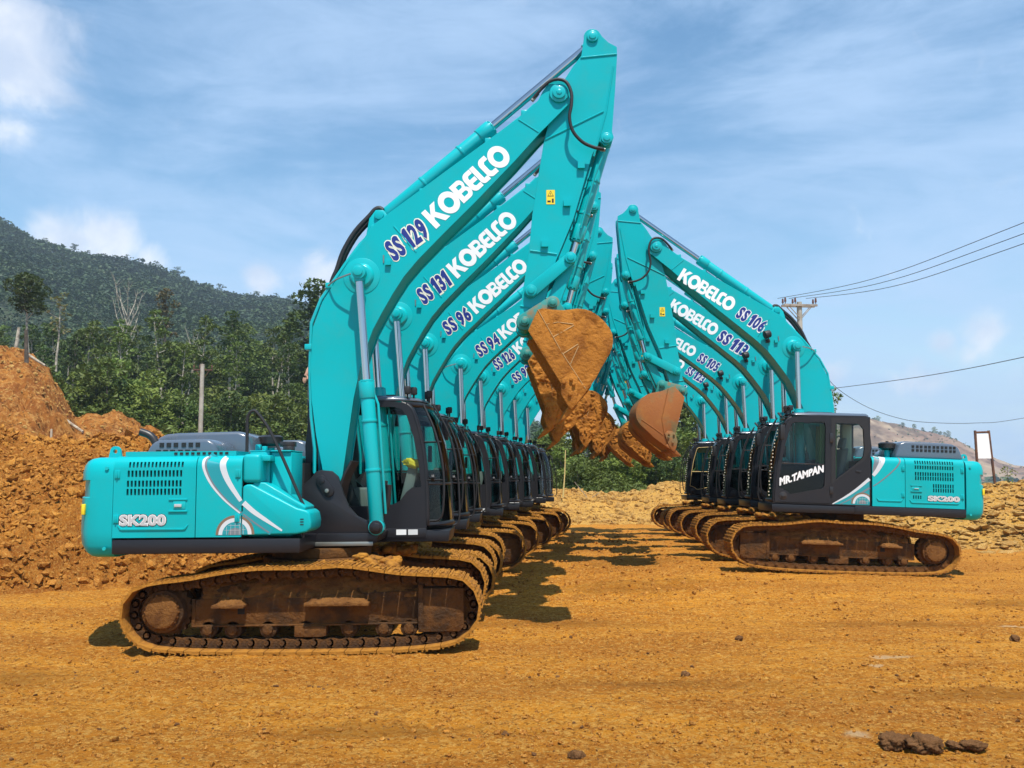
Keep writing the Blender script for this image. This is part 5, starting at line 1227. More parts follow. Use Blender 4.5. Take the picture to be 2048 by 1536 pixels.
# rough heap of clods behind the left row
def mound_z(x, y, fine=True):
    y0 = np.interp(x, [-22, -12, -9, -7, -6, -5.4], [13.6, 14.8, 15.4, 16.8, 18.4, 20]); ridge = np.interp(x, [-24, -13, -11.6, -10.6, -9.9, -8.8, -7.6, -6.4, -5.6, -5.0], [3.0, 2.95, 2.72, 2.55, 2.75, 2.80, 2.45, 1.6, .7, 0])
    t = np.clip((y - y0) / 6.6, 0, 1); t = t * (1.35 - .35 * t); back = 1 - .75 * sstep(24.5, 31, y)
    z = ridge * t * back * (1 + .16 * fbm(x * .5, y * .5, 3, 41)) * sstep(-5.1, -6.6, x + .3 * fbm(y * .6, x * .6, 2, 77)) ** .6
    if fine:
        k = sstep(0, .25, z); b1 = 1 - np.abs(fbm(x * 2.1, y * 2.1, 3, 42)) * 2.6; b2 = 1 - np.abs(fbm(x * 5.3, y * 5.3, 3, 45)) * 2.4
        z = z + k * (.13 * b1 + .10 * b2 + .055 * fbm(x * 13, y * 13, 3, 48) - .10)
    return z - .03 * (1 - sstep(0, .2, z)) + GH(x, y)
field('dirt_mound', np.arange(-17, -4.6, .055), np.arange(13.6, 31, .06), mound_z, E_MOUND)
n = 19000; px = rng.uniform(-15.5, -5.4, n); py = 14.6 + rng.uniform(0, 1, n) ** .9 * 10.5; pz = mound_z(px, py); k_ = (pz - GH(px, py) > .06) & (fbm(px * .55, py * .55, 4, 49) + rng.uniform(-.35, .5, n) > -.05)
sz = rng.uniform(.022, .052, n) * (1 + 1.9 * rng.uniform(0, 1, n) ** 5)
V, F = scatter(lump_protos(9, 1, .75, 5, .8), np.stack([px, py, pz + sz * .2], 1)[k_], sz[k_], 6)
tag(link('mound_clods', np_mesh('mound_clods', V, F, E_CLOD, smooth=False)), 'heap of rough orange clay clods behind the left row', kind='stuff')
# loose clods and pebbles over the yard
n = 36000; py = 5.6 + 15 * rng.uniform(0, 1, n) ** 1.35; px = rng.uniform(-.62, .62, n) * py
sz = .004 + .010 * rng.uniform(0, 1, n) ** 2 + .022 * rng.uniform(0, 1, n) ** 14; keep = fbm(px * .7, py * 1.3, 3, 61) + rng.uniform(-.25, .45, n) > 0
P_ = np.stack([px, py, GH(px, py) + relief(px, py) + sz * .3], 1)
V, F = scatter(lump_protos(6, 1, .5, 15, .7), P_[keep], sz[keep], 16)
tag(link('loose_clods', np_mesh('loose_clods', V, F, E_CLOD, smooth=False)), 'small clay crumbs strewn over the yard', kind='stuff')
n = 5200; py = 5.6 + 14 * rng.uniform(0, 1, n) ** 1.3; px = rng.uniform(-.62, .62, n) * py; keep = fbm(px * .8 + 9, py * 2.2, 4, 66, .6) > .12
sz = .004 + .009 * rng.uniform(0, 1, n) ** 2 + .022 * rng.uniform(0, 1, n) ** 10
V, F = scatter(lump_protos(6, 1, .6, 19, .6), np.stack([px, py, GH(px, py) + relief(px, py) + sz * .25], 1)[keep], sz[keep], 20)
tag(link('dark_crumbs', np_mesh('dark_crumbs', V, F, E_DARK, smooth=False)), 'dark damp crumbs in streaks over the yard', kind='stuff')
n = 1500; py = rng.uniform(15, 33, n); px = 1.9 + rng.normal(0, 1.7, n); sz = rng.uniform(.015, .055, n)
n2 = 900; px = np.r_[px, rng.uniform(7, 14, n2)]; py = np.r_[py, rng.uniform(13, 24, n2)]; sz = np.r_[sz, rng.uniform(.01, .045, n2)]
V, F = scatter(lump_protos(6, 1, .5, 17, .7), np.stack([px, py, GH(px, py) + relief(px, py)], 1), sz, 18)
tag(link('churned_clods', np_mesh('churned_clods', V, F, E_CLOD, smooth=False)), 'churned clods in the lane between the two rows', kind='stuff')
def clod(u, v, r, lab, seed, flat_=.8):
    p = at(u, v, 10); d = (p - Vector((0, 0, CAM_H))); t = -(CAM_H - .03) / d.z; q = Vector((0, 0, CAM_H)) + d * t
    V, F = lump_protos(1, 4, .35, seed, flat_)[0]; nn = 1 + .10 * fbm(V[:, 0] * 5 + seed, V[:, 1] * 5 + V[:, 2] * 4, 4, seed)
    o = link('dirt_clod', np_mesh('dirt_clod', V * nn[:, None] * r, F, E_DARK)); o.location = (q.x, q.y, float(GH(q.x, q.y)) + r * .35); o.rotation_euler = (0, 0, seed)
    tag(o, lab, 'clod', 'dark clods lying on the yard')
clod(1790, 1497, .105, 'round dark clod at the left end of the clod row, bottom right foreground', 3, .55)
clod(1850, 1503, .130, 'largest dark clod in the foreground clod row, second from its left', 4, .55)
clod(1908, 1500, .07, 'small clod between the largest clod and the flat one', 5, .5)
clod(1946, 1502, .085, 'flat dark clod at the right end of the foreground row', 6, .42)
clod(1478, 1284, .050, 'lone dark clod on bare clay right of the near track', 7)
clod(1371, 1358, .046, 'brown clod standing with two pebbles in the middle foreground', 8)
clod(1153, 1521, .058, 'dark clod at the bottom edge below the near bucket', 9)
clod(2030, 1284, .065, 'dark clod on the yard below the tail of the nearest right excavator', 10)
clod(1010, 1476, .030, 'smallest dark clod lying alone on the bare foreground clay', 12)

# bare red bank, far left
SKY_B = ([-80, -36, -33.2, -31.6, -30.2, -29.2, -28.3, -27.0, -25.7, -24.0, -22.5, -20, -17, -12, -6], [12, 10.9, 10.3, 10.0, 8.9, 7.2, 5.7, 5.9, 6.1, 5.3, 4.5, 4.6, 4.2, 3.0, 1.0])
def bank_z(x, y):
    r = np.interp(x * 60 / np.maximum(y, 50), *SKY_B); t = np.clip((y - 36) / 24, 0, 1); t = .35 * t + .65 * sstep(0, 1, t)
    z = r * t * (1 - .25 * sstep(64, 80, y)); k = sstep(.5, 3, z)
    g_ = np.abs(fbm(x * .45, y * .18, 4, 51)); return z + k * (1.0 * fbm(x * .22, y * .22, 5, 52, .6) - .9 * np.exp(-(g_ / .06) ** 2) + .55 * fbm(x * 1.1, y * 1.1, 5, 53, .6)) - .4 * (1 - k)
field('earth_bank', np.arange(-62, -5, .22), np.arange(34, 82, .22), bank_z, E_BANK)
n = 2600; px = rng.uniform(-40, -14, n); py = rng.uniform(38, 60, n); sz = .05 + .16 * rng.uniform(0, 1, n) ** 3
V, F = scatter(lump_protos(5, 1, .5, 25, .8), np.stack([px, py, bank_z(px, py)], 1), sz, 26)
tag(link('bank_stones', np_mesh('bank_stones', V, F, E_ROCK, smooth=False)), 'pale stones on the bare red bank', kind='stuff')
# rubble bank closing the lane, and the rock pile on the right
def rub_z(x, y):
    r = np.interp(x * 45 / np.maximum(y, 38), [-9, -4, -1, 1, 2.6, 4.6, 6.3, 7.2, 8.4, 9.6, 12, 16], [.6, 1.1, 1.2, 1.35, 1.22, 1.02, 1.12, 1.60, 1.62, 1.45, 1.2, -.5])
    t = sstep(37.5, 46, y + 1.5 * fbm(x * .3, y * .2, 2, 62)); z = r * t * (1 - .5 * sstep(49, 54, y))
    return z + .20 * t * (fbm(x * .9, y * .9, 4, 63)) + .07 * t * fbm(x * 4, y * 4, 3, 64) - .08 * (1 - t) + .06
field('rubble_bank', np.arange(-10, 17, .10), np.arange(37, 55, .10), rub_z, E_RUB)
n = 7000; px = rng.uniform(-8, 14, n); py = 38.5 + rng.uniform(0, 1, n) * 9.5; sz = .02 + .05 * rng.uniform(0, 1, n) + .16 * rng.uniform(0, 1, n) ** 12
V, F = scatter(lump_protos(8, 1, .45, 35, .75), np.stack([px, py, rub_z(px, py) + sz * .2], 1), sz, 36)
tag(link('bank_rubble', np_mesh('bank_rubble', V, F, E_ROCK, smooth=False)), 'broken pale stones on the rubble bank', kind='stuff')
def pile_z(x, y):
    foot = np.interp(x, [8, 11, 14, 20, 30], [26.5, 25.2, 24.2, 23.4, 23]); t = np.clip((y - foot) / 6.2, 0, 1); t = t * (1.25 - .25 * t); r = np.interp(x, [8, 10.5, 13, 16.2, 22, 40], [.2, .9, 1.55, 1.72, 1.9, 2.2])
    z = r * t * (1 - .9 * sstep(32.5, 38, y)); return z + sstep(.05, .4, z) * (.16 * fbm(x * .9, y * .9, 4, 71) + .10 * (1 - 2.4 * np.abs(fbm(x * 2.4, y * 2.4, 3, 72))) - .05) + np.minimum(GH(x, 26 + 0 * y), .3) - .06
field('rock_pile', np.arange(8, 32, .09), np.arange(22.5, 38, .09), pile_z, E_RUB)
n = 7000; px = rng.uniform(8.5, 26, n); py = 23.6 + rng.uniform(0, 1, n) * 8.8; sz = .018 + .05 * rng.uniform(0, 1, n) + .16 * rng.uniform(0, 1, n) ** 9
V, F = scatter(lump_protos(9, 1, .5, 45, .6), np.stack([px, py, pile_z(px, py) + sz * .25], 1), sz[:, None] * np.array([1.25, 1, .8]), 46, .7)
tag(link('rock_rubble', np_mesh('rock_rubble', V, F, E_ROCK, smooth=False)), 'angular broken rocks covering the pile on the right', kind='stuff')

# ------------------------------------------------------------------ sea, far hills
m, nt, b = new_mat('sea_water'); b.inputs['Base Color'].default_value = (.16, .24, .33, 1); b.inputs['Roughness'].default_value = .22
nn = nt.nodes.new('ShaderNodeTexNoise'); gg = nt.nodes.new('ShaderNodeNewGeometry'); nt.links.new(gg.outputs['Position'], nn.inputs['Vector']); nn.inputs['Scale'].default_value = .35; nn.inputs['Detail'].default_value = 5
bb = nt.nodes.new('ShaderNodeBump'); bb.inputs['Strength'].default_value = .25; bb.inputs['Distance'].default_value = .4; nt.links.new(nn.outputs[0], bb.inputs['Height']); nt.links.new(bb.outputs[0], b.inputs['Normal'])
o = link('sea', np_mesh('sea', [(10, 45, -6), (1480, 45, -6), (1480, 3050, -6), (10, 3050, -6)], [(0, 1, 2, 3)], m)); o['kind'] = 'structure'
M_HILLR = earth_mat('bare_hill', (.30, .19, .125), (.21, .125, .085), (.36, .27, .17), .02, 1.5, fine=.02)
M_SHORE = mat('shore_scrub', (.045, .07, .04), .9)
def hill_r(x, y):
    u = x / np.maximum(y, 600) * 900
    r = np.interp(u, [60, 200, 300, 340, 375, 415, 449, 472, 488, 520, 620, 900, 1400], [18, 48, 62, 63.5, 57, 46, 31, 20, 14.5, 12.5, 15, 26, 34])
    t = sstep(700, 905, y); z = (r + 5) * t * (1 - .5 * sstep(960, 1300, y)); k = sstep(3, 20, z)
    return -8 + z + k * (6 * fbm(x * .012, y * .012, 5, 81, .6) - 3.5 * np.exp(-(np.abs(fbm(x * .02, y * .008, 3, 82)) / .06) ** 2)) + 1.2 * fbm(x * .09, y * .09, 3, 83) * k
field('bare_hill', np.arange(40, 1300, 4.5), np.arange(690, 1300, 5), hill_r, M_HILLR)

# ------------------------------------------------------------------ greenery
def leaf_mat(name, c0, c1, c2, trans=.25, patch=.5):
    m, nt, b = new_mat(name); N = nt.nodes.new; L = nt.links.new; out = nt.nodes['Material Output']
    g = N('ShaderNodeNewGeometry'); oi = N('ShaderNodeObjectInfo')
    def mix(f, a, c):
        x = N('ShaderNodeMix'); x.data_type = 'RGBA'; L(f, x.inputs[0])
        for i, v in ((6, a), (7, c)):
            if isinstance(v, tuple): x.inputs[i].default_value = (*v, 1)
            else: L(v, x.inputs[i])
        return x.outputs[2]
    nz = N('ShaderNodeTexNoise'); L(g.outputs['Position'], nz.inputs['Vector']); nz.inputs['Scale'].default_value = patch; nz.inputs['Detail'].default_value = 3
    r = N('ShaderNodeMapRange'); L(nz.outputs[0], r.inputs[0]); r.inputs[1].default_value = .35; r.inputs[2].default_value = .68
    c = mix(g.outputs['Random Per Island'], c0, c1); c = mix(r.outputs[0], c, c2)
    hs = N('ShaderNodeHueSaturation'); L(c, hs.inputs['Color'])
    for sock, lo, hi in (('Value', .70, 1.25), ('Hue', .485, .515)):
        q = N('ShaderNodeMapRange'); L(oi.outputs['Random'], q.inputs[0]); q.inputs[3].default_value = lo; q.inputs[4].default_value = hi; L(q.outputs[0], hs.inputs[sock])
    L(hs.outputs[0], b.inputs['Base Color']); b.inputs['Roughness'].default_value = .55; b.inputs['Specular IOR Level'].default_value = .3
    t = N('ShaderNodeBsdfTranslucent'); L(hs.outputs[0], t.inputs[0]); mx = N('ShaderNodeMixShader'); mx.inputs[0].default_value = trans; L(b.outputs[0], mx.inputs[1]); L(t.outputs[0], mx.inputs[2]); L(mx.outputs[0], out.inputs[0])
    return m
LF = {'dark': leaf_mat('dark_leaves', (.070, .108, .022), (.105, .145, .034), (.052, .084, .022)), 'mid': leaf_mat('green_leaves', (.115, .158, .026), (.16, .205, .042), (.088, .128, .026)), 'light': leaf_mat('light_leaves', (.18, .235, .034), (.24, .28, .06), (.14, .19, .034)),
      'hill': leaf_mat('hillside_leaves', (.058, .100, .030), (.074, .116, .036), (.026, .054, .022), .15, .022), 'dry': leaf_mat('dry_leaves', (.20, .145, .06), (.13, .13, .045), (.16, .15, .055))}
BARK = mat('pale_bark', (.46, .41, .32), .85, var=(3.0, (.18, .15, .11), .4, .65), bump=(12, .5, .03)); BARKD = mat('dark_bark', (.10, .08, .06), .9, var=(3.0, (.05, .04, .03), .4, .65))
def leaves(C, S, seed, up=.55, asp=.55):
    """one folded leaf card (two triangles) at each centre"""
    r = np.random.default_rng(seed); n = len(C); nv = r.normal(0, 1, (n, 3)); nv[:, 2] = np.abs(nv[:, 2]) + up; nv /= np.linalg.norm(nv, axis=1)[:, None]
    a = np.cross(nv, r.normal(0, 1, (n, 3))); a /= np.linalg.norm(a, axis=1)[:, None]; b_ = np.cross(nv, a); S = np.asarray(S)[:, None]
    tip = C + a * S * .5; tail = C - a * S * .5; w = b_ * S * asp * .5; drop = nv * S * .12
    V = np.stack([tail, C + w - drop, tip, C - w - drop], 1).reshape(-1, 3); i = np.arange(n)[:, None] * 4
    return V, np.vstack([i + np.array([0, 1, 2]), i + np.array([0, 2, 3])])
def crown_points(clumps, per, r):
    out = []
    for c, rad_ in clumps:
        n = max(8, int(per * rad_[0] * rad_[1])); d = r.normal(0, 1, (n, 3)); d[:, 2] = d[:, 2] * .9 + .25; d /= np.linalg.norm(d, axis=1)[:, None]
        q = r.uniform(.45, 1.0, n) ** .6; out.append(np.array(c) + d * q[:, None] * np.array(rad_))
    return np.vstack(out)
def tree_proto(seed, h, trunk_r, crown_lo, crown_r, nclump, leaf, per, m_, bark, lean=.03, flat_=.7, limbs=True):
    r = np.random.default_rng(seed); b = B(); top = Vector((r.normal(0, lean) * h, r.normal(0, lean) * h, h * .93))
    tr = [Vector((0, 0, -.6))] + [Vector((top.x * t + .012 * h * math.sin(5 * t + seed), top.y * t, top.z * t)) for t in (.15, .35, .55, .75, 1.0)]
    b.tube(tr, [trunk_r * k for k in (1.25, 1.0, .85, .7, .5, .18)], 7); cl = []
    for k in range(nclump):
        t = crown_lo + (1 - crown_lo) * ((k + r.uniform(.2, .8)) / nclump); z = h * t; prof = math.sin(PI * min(1, max(.12, (t - crown_lo) / (1 - crown_lo) * .78 + .18))) ** .7
        a = k * 2.4 + r.uniform(-.5, .5); d = crown_r * prof * r.uniform(.25, .85); c = Vector((top.x * t + d * math.cos(a), top.y * t + d * math.sin(a), z)); s = crown_r * r.uniform(.30, .52)
        cl.append((tuple(c), (s, s, s * flat_ * r.uniform(.7, 1.1))))
        if limbs: p0 = Vector((top.x * t * .85, top.y * t * .85, z - crown_r * .45)); b.tube([p0, (p0 + c) / 2 + Vector((0, 0, -.1)), c], [trunk_r * .32, trunk_r * .22, trunk_r * .08], 5)
    pts = crown_points(cl, per, r); V, F = leaves(pts, leaf * r.uniform(.6, 1.35, len(pts)), seed)
    return b.mesh('trunk', bark, smooth=60), np_mesh('crown', V, F, m_, smooth=False)
def plant(proto, name, loc, s, rz, label, cat, group, parts_=('trunk', 'crown'), sz=1.0):
    t = empty(name, loc, (0, 0, rz)); t.scale = (s, s, s * sz); tag(t, label, cat, group)
    for nm, me in zip(parts_, proto): link(nm, me, t)
    return t
TALL = [tree_proto(s, 15, .16, .58, 1.9, 11, .44, 95, LF[k], BARK) for s, k in ((1, 'mid'), (2, 'dark'), (3, 'mid'))]
BROAD = [tree_proto(s, 12, .22, .30, 3.6, 22, .50, 62, LF[k], BARKD) for s, k in ((4, 'dark'), (5, 'mid'), (6, 'mid'))]
BUSHY = [tree_proto(s, 7.5, .13, .08, 2.3, 20, .42, 85, LF[k], BARK) for s, k in ((7, 'light'), (8, 'mid'), (9, 'light'))]
SHRUB = [tree_proto(s, 3.0, .05, .05, 1.5, 14, .26, 190, LF[k], BARKD, limbs=False) for s, k in ((10, 'mid'), (11, 'light'), (12, 'dark'), (13, 'mid'))]
# wooded hill
HS = [(-420, 300), (-200, 345), (0, 432), (60, 462), (130, 487), (250, 512), (320, 528), (400, 563), (470, 585), (540, 590), (620, 606), (700, 648), (800, 700), (900, 752), (1000, 812), (1100, 870), (1250, 935), (1400, 960)]
HX = [(u - 1024) / 1850 * 650 for u, v in HS]; HZ = [CAM_H + (953 - v) / 1850 * 650 - 6 for u, v in HS]
def hill_z(x, y):
    r = np.interp(x * 650 / np.maximum(y, 300), HX, HZ); low = (3.5 + np.clip(y - 60, 0, 110) * .10) * sstep(12, -14, x * 70 / np.maximum(y, 60)) - 1
    t = np.clip((y - 165) / 485, 0, 1); z = low + np.maximum(r - low, 0) * (t ** 1.08) * (1 - .6 * sstep(660, 900, y)) + sstep(200, 400, y) * 9 * fbm(x * .012, y * .010, 4, 91)
    return z
field('hillside', np.arange(-620, 190, 5), np.r_[np.arange(58, 170, 4), np.arange(170, 900, 7)], hill_z, mat('forest_floor', (.030, .045, .018), .95, var=(.05, (.05, .06, .025), .4, .6)))
n = 9500; py = 172 + 490 * rng.uniform(0, 1, n) ** .75; u_ = rng.uniform(-160, 1120, n); px = (u_ - 1024) / 1850 * py
PT = []; ST = []
r_ = np.random.default_rng(5); hz = hill_z(px, py); big = r_.uniform(1.5, 3.4, n) * (1 + .5 * (r_.uniform(0, 1, n) > .95))
per = 42; cen = np.stack([px, py, hz + big * 1.25], 1); d = r_.normal(0, 1, (n, per, 3)); d[..., 2] = d[..., 2] * .8 + .3; d /= np.linalg.norm(d, axis=2)[..., None]
pts = cen[:, None] + d * (r_.uniform(.5, 1, (n, per, 1)) * big[:, None, None]); pts[..., 2] = cen[:, None, 2] + (pts[..., 2] - cen[:, None, 2]) * .8
V, F = leaves(pts.reshape(-1, 3), (np.repeat(big, per) * r_.uniform(.22, .46, n * per) * np.clip(np.repeat(py, per) / 330, .75, 1.5)), 31, 1.3, .85)
tag(link('hill_forest', np_mesh('hill_forest', V, F, LF['hill'], smooth=False)), 'dense forest covering the far hillside', kind='stuff')
RIDGE = [tree_proto(s, 9, .16, .60, 3.2, 9, .9, 9, LF['hill'], BARKD, flat_=.28) for s in (60, 61, 62)]
# emergent trees along the ridge
for i, u in enumerate([35, 70, 130, 185, 215, 262, 300, 345, 385, 430, 442, 470, 505, 545, 575, 602, 20, 95, 160, 240]):
    Yr = 640 + (i * 37) % 30; xw = (u - 1024) / 1850 * Yr
    plant(RIDGE[i % 3], 'ridge_tree', (xw, Yr, float(hill_z(xw, Yr)) - .5), .8 + .5 * ((i * 7) % 5) / 4, i * 1.7, 'small tree with open flat crown standing on the skyline of the wooded hill', 'tree', 'trees along the ridge')
# forest edge
FR = random.Random(21); kinds = {'tall': (TALL, 'slender tree with pale bare trunk and high green crown in the forest edge', 'slender trees of the forest edge'), 'broad': (BROAD, 'broad dark green tree with a dense rounded crown in the forest edge', 'broad trees of the forest edge'), 'bushy': (BUSHY, 'bright green bushy tree with leaves down to the ground at the forest foot', 'bushy trees at the forest foot')}
def forest(kind, Y, u, s, sz=1.0):
    pr, lab, grp = kinds[kind]; k = FR.randrange(3); row = 'very back' if Y > 123 else 'rear rows' if Y > 104 else 'middle rows' if Y > 90 else 'second row' if Y > 79 else 'front row'; tone = ('lighter', 'darker', 'fresh')[k]
    lab = {'tall': f'slender {tone} green tree with bare pale trunk, {row} of the forest', 'broad': f'broad {tone} green tree with dense round crown, {row} of the forest', 'bushy': f'bushy {tone} green tree, leaves to the ground, {row} of the forest'}[kind]; grp = f'{kind} {tone} trees, {row} of the forest'; x = (u - 1024) / 1850 * Y; z = max(float(hill_z(x, Y)), float(bank_z(x, Y)) if Y < 80 else -9)
    plant(pr[k], kind + '_tree', (x, Y, z - .3), s, FR.uniform(0, 6.28), lab, 'tree', grp, sz=sz)
for Y, n, kk, lo, hi, s0, s1 in ((134, 19, ('broad', 'tall'), -60, 720, .66, 1.0), (112, 22, ('tall', 'broad', 'broad'), -40, 700, .62, .95), (96, 26, ('tall', 'broad', 'tall'), -50, 690, .58, .90), (84, 26, ('tall', 'bushy', 'tall'), -10, 680, .56, .86), (74, 22, ('bushy', 'tall', 'bushy', 'bushy'), 120, 680, .40, .66)):
    for i in range(n): forest(kk[i % len(kk)], Y + FR.uniform(-5, 5), lo + (hi - lo) * (i + FR.uniform(.1, .9)) / n, FR.uniform(s0, s1))
for i in range(30):
    Y = FR.uniform(64, 70); u = 130 + 540 * (i + FR.random()) / 30; x = (u - 1024) / 1850 * Y
    plant(SHRUB[i % 4], 'shrub', (x, Y, float(bank_z(x, Y)) - .3), FR.uniform(.8, 1.5), FR.uniform(0, 6), 'low %s shrub on the red bank below the trees, %s of its row' % (('mid green', 'light green', 'dark green', 'full green')[i % 4], ('left end', 'left half', 'middle', 'right half', 'right end')[i // 6]), 'shrub', 'shrubs on the bank, %d %d' % (i % 4, i // 6), ('stem', 'foliage'))
n = 26000; py = rng.uniform(62, 76, n); u_ = rng.uniform(95, 700, n); px = (u_ - 1024) / 1850 * py; pz = np.maximum(bank_z(px, py), hill_z(px, py)) + rng.uniform(-.2, 1.0, n) + 1.2 * np.clip(fbm(px * .35, py * .35, 3, 95), -.3, 1)
V, F = leaves(np.stack([px, py, pz], 1), rng.uniform(.2, .5, n), 33); tag(link('undergrowth', np_mesh('undergrowth', V, F, LF['mid'], smooth=False)), 'tangled green undergrowth below the forest edge', kind='stuff')
# trees one can single out
def single(proto, name, u, vb, Y, s, label, rz=0, sz=1.0, pn=('trunk', 'crown')):
    p = at(u, vb, Y); plant(proto, name, (p.x, Y, p.z), s, rz, label, 'tree', None, pn, sz)
single(tree_proto(40, 13, .22, .62, 3.2, 18, .5, 70, LF['dark'], BARK), 'spreading_tree', 56, 735, 72, .56, 'tall spreading dark tree on top of the red bank, far left')
single(tree_proto(41, 14, .2, .55, 2.0, 12, .5, 60, LF['dry'], BARKD), 'brown_tree', 330, 780, 100, .78, 'tall thin tree with brownish crown above the forest')
single(tree_proto(42, 12, .2, .5, 3.0, 16, .5, 70, LF['dark'], BARKD), 'dark_tree', 628, 830, 84, .98, 'dark tree peeping out left of the SS 129 boom')
single(tree_proto(43, 8, .12, .5, 1.6, 9, .4, 60, LF['dry'], BARK), 'brown_tree', 112, 735, 78, .8, 'small tree with pinkish brown crown beside the spreading tree')
def dead_tree(seed, h, r0):
    r = np.random.default_rng(seed); b = B(); c = B()
    b.tube([(0, 0, -1), (.1, 0, h * .3), (-.1, .1, h * .5), (.15, 0, h * .72)], [r0, r0 * .8, r0 * .65, r0 * .45], 7)
    for k in range(13):
        t = .32 + .4 * k / 13; a = k * 2.39; L_ = h * r.uniform(.28, .5); p0 = Vector((0, 0, h * t)); d = Vector((math.cos(a) * .55, math.sin(a) * .55, 1)).normalized(); p1 = p0 + d * L_ * .5 + Vector((0, 0, .1 * L_)); p2 = p1 + Vector((d.x * .5, d.y * .5, 1)).normalized() * L_ * .5
        c.tube([p0, p1, p2], [r0 * .38, r0 * .26, r0 * .06], 5)
        for q in range(3): w = p1 + (p2 - p1) * r.uniform(0, .8); e = w + Vector((r.normal(0, .6), r.normal(0, .6), 1)).normalized() * L_ * .28; c.tube([w, e], [r0 * .14, r0 * .04], 4)
    return b.mesh('trunk', BARK, smooth=60), c.mesh('branch', BARK, smooth=60)
single(dead_tree(3, 15, .26), 'bare_tree', 250, 765, 104, .72, 'bare pale dead tree with upswept branches above the forest', pn=('trunk', 'branch'))
single(dead_tree(5, 11, .24), 'bare_tree', 384, 765, 96, .46, 'whitish bare tree with crooked branches in the middle of the forest', pn=('trunk', 'branch'))
def stick(name, p, q, r, m_, label, cat, r1=None, n=8):
    b = B(); k = Vector(q) - Vector(p); md = (Vector(p) + Vector(q)) / 2 + Vector((.01, 0, -.012)) * k.length; b.tube([p, md, q], [r, (r + (r1 or r)) / 2, r1 or r], n); tag(b.build(name, m_, smooth=60), label, cat)
def onbank(u, v, Y): p = at(u, v, Y); return p
WOOD = mat('weathered_wood', (.42, .36, .27), .85, var=(4, (.26, .2, .14), .4, .6))
stick('dead_tree', at(52, 776, 57), at(52, 660, 57), .17, BARKD, 'dark limbless dead tree standing on the red bank', 'dead tree', .10)
stick('dead_tree', at(29, 712, 62), at(38, 655, 62), .15, BARK, 'pale leaning dead tree on top of the red bank', 'dead tree', .10)
stick('fallen_log', at(112, 826, 54), at(166, 864, 52), .11, WOOD, 'long pale fallen log lying down the red bank', 'log', .08)
stick('fallen_log', at(78, 806, 55), at(96, 826, 54), .10, WOOD, 'short pale log above the long fallen log', 'log', .08)
stick('fallen_log', at(57, 710, 58), at(90, 731, 58), .10, WOOD, 'pale log lying on the upper edge of the red bank', 'log', .07)
stick('wooden_post', at(101, 897, 40), at(103, 858, 40), .055, WOOD, 'short pale wooden post on the slope behind the clay mound', 'post', .045)
# thicket behind the lane
TH = random.Random(8)
TPL = ['behind the last left excavators', 'by the bamboo pole', 'right of the bamboo pole', 'below the raised buckets', 'left of the right row', 'behind the right row']
def thicket(u, Y, vb, s, kind, label, grp, name='bush', sz=1.0):
    p = at(u, vb, Y); pr = {'b': BUSHY, 's': SHRUB, 'd': BROAD}[kind]; plant(pr[TH.randrange(len(pr))], name, (p.x, Y, min(p.z, 1.2)), s, TH.uniform(0, 6), label, 'bush' if kind != 'd' else 'tree', grp, ('stem', 'foliage') if kind != 'd' else ('trunk', 'crown'), sz)
for i, (u, Y, s) in enumerate(((1325, 66, .50), (1362, 64, .60), (1402, 68, .66), (1440, 62, .62), (1480, 68, .6), (1290, 70, .42), (1520, 66, .55), (1180, 74, .40), (1235, 72, .38), (1100, 72, .42), (1040, 74, .4))): thicket(u, Y, 985, s, 'd', ('tall dark broad tree behind the farthest right excavator' if u > 1420 else 'dark broad tree just right of the raised buckets' if u > 1300 else 'smaller dark tree behind the raised buckets' if u > 1150 else 'dark tree behind the farthest left excavators'), 'trees behind the lane, %d' % (u > 1150) + ('b' if u > 1300 else 'a') + ('c' if u > 1420 else ''), 'broad_tree')
for i in range(18): thicket(1085 + 350 * (i + TH.random()) / 18, TH.uniform(52, 60), 985, TH.uniform(.38, .60), 'b', 'bright green bush behind the rubble bank, %s' % TPL[i // 3], 'bushes behind the rubble bank, part %d' % (i // 3))
for i in range(18): thicket(1060 + 400 * (i + TH.random()) / 18, TH.uniform(49, 54), 985, TH.uniform(.55, .85), 's', 'low leafy shrub on top of the rubble bank, %s' % TPL[i // 3], 'shrubs on the rubble bank, part %d' % (i // 3), 'shrub')
def creeper_z(x, y): return 1.0 + 1.9 * np.exp(-((x - 4.6) / 3.0) ** 2 - ((y - 53) / 3.2) ** 2) + .35 * fbm(x * .5, y * .5, 3, 97)
n = 15000; px = rng.uniform(.5, 9, n); py = rng.uniform(48.5, 56, n); V, F = leaves(np.stack([px, py, creeper_z(px, py) + rng.uniform(-.08, .12, n)], 1), rng.uniform(.12, .26, n), 37, .9)
tag(link('ground_creeper', np_mesh('ground_creeper', V, F, LF['mid'], smooth=False)), 'smooth blanket of green creepers behind the rubble bank', kind='stuff')
stick('bamboo_pole', at(1126, 995, 43), at(1131, 900, 43), .035, mat('bamboo', (.58, .46, .18), .6), 'tall yellow bamboo pole standing behind the raised buckets', 'pole', .02)
stick('dry_stick', at(1178, 1000, 44), at(1149, 964, 44), .022, WOOD, 'longer dry stick leaning on the rubble bank right of the bamboo pole', 'stick', .012)
stick('dry_stick', at(1175, 1000, 44), at(1198, 986, 44), .02, WOOD, 'short dry stick on the rubble bank beside the leaning stick', 'stick', .012)
p = at(1645, 800, 44); plant(BUSHY[1], 'bushy_tree', (p.x, 44, p.z - 2.0), .36, 1.2, 'small tree whose twigs show right of the SS 106 boom', 'tree', None)
p = at(2016, 974, 31); plant(tree_proto(50, 1.1, .02, .35, .45, 8, .11, 260, LF['light'], BARKD), 'sapling', (p.x, 31, p.z - .15), .75, 0, 'young yellow green sapling on the rock pile beside the sign', 'sapling', None)
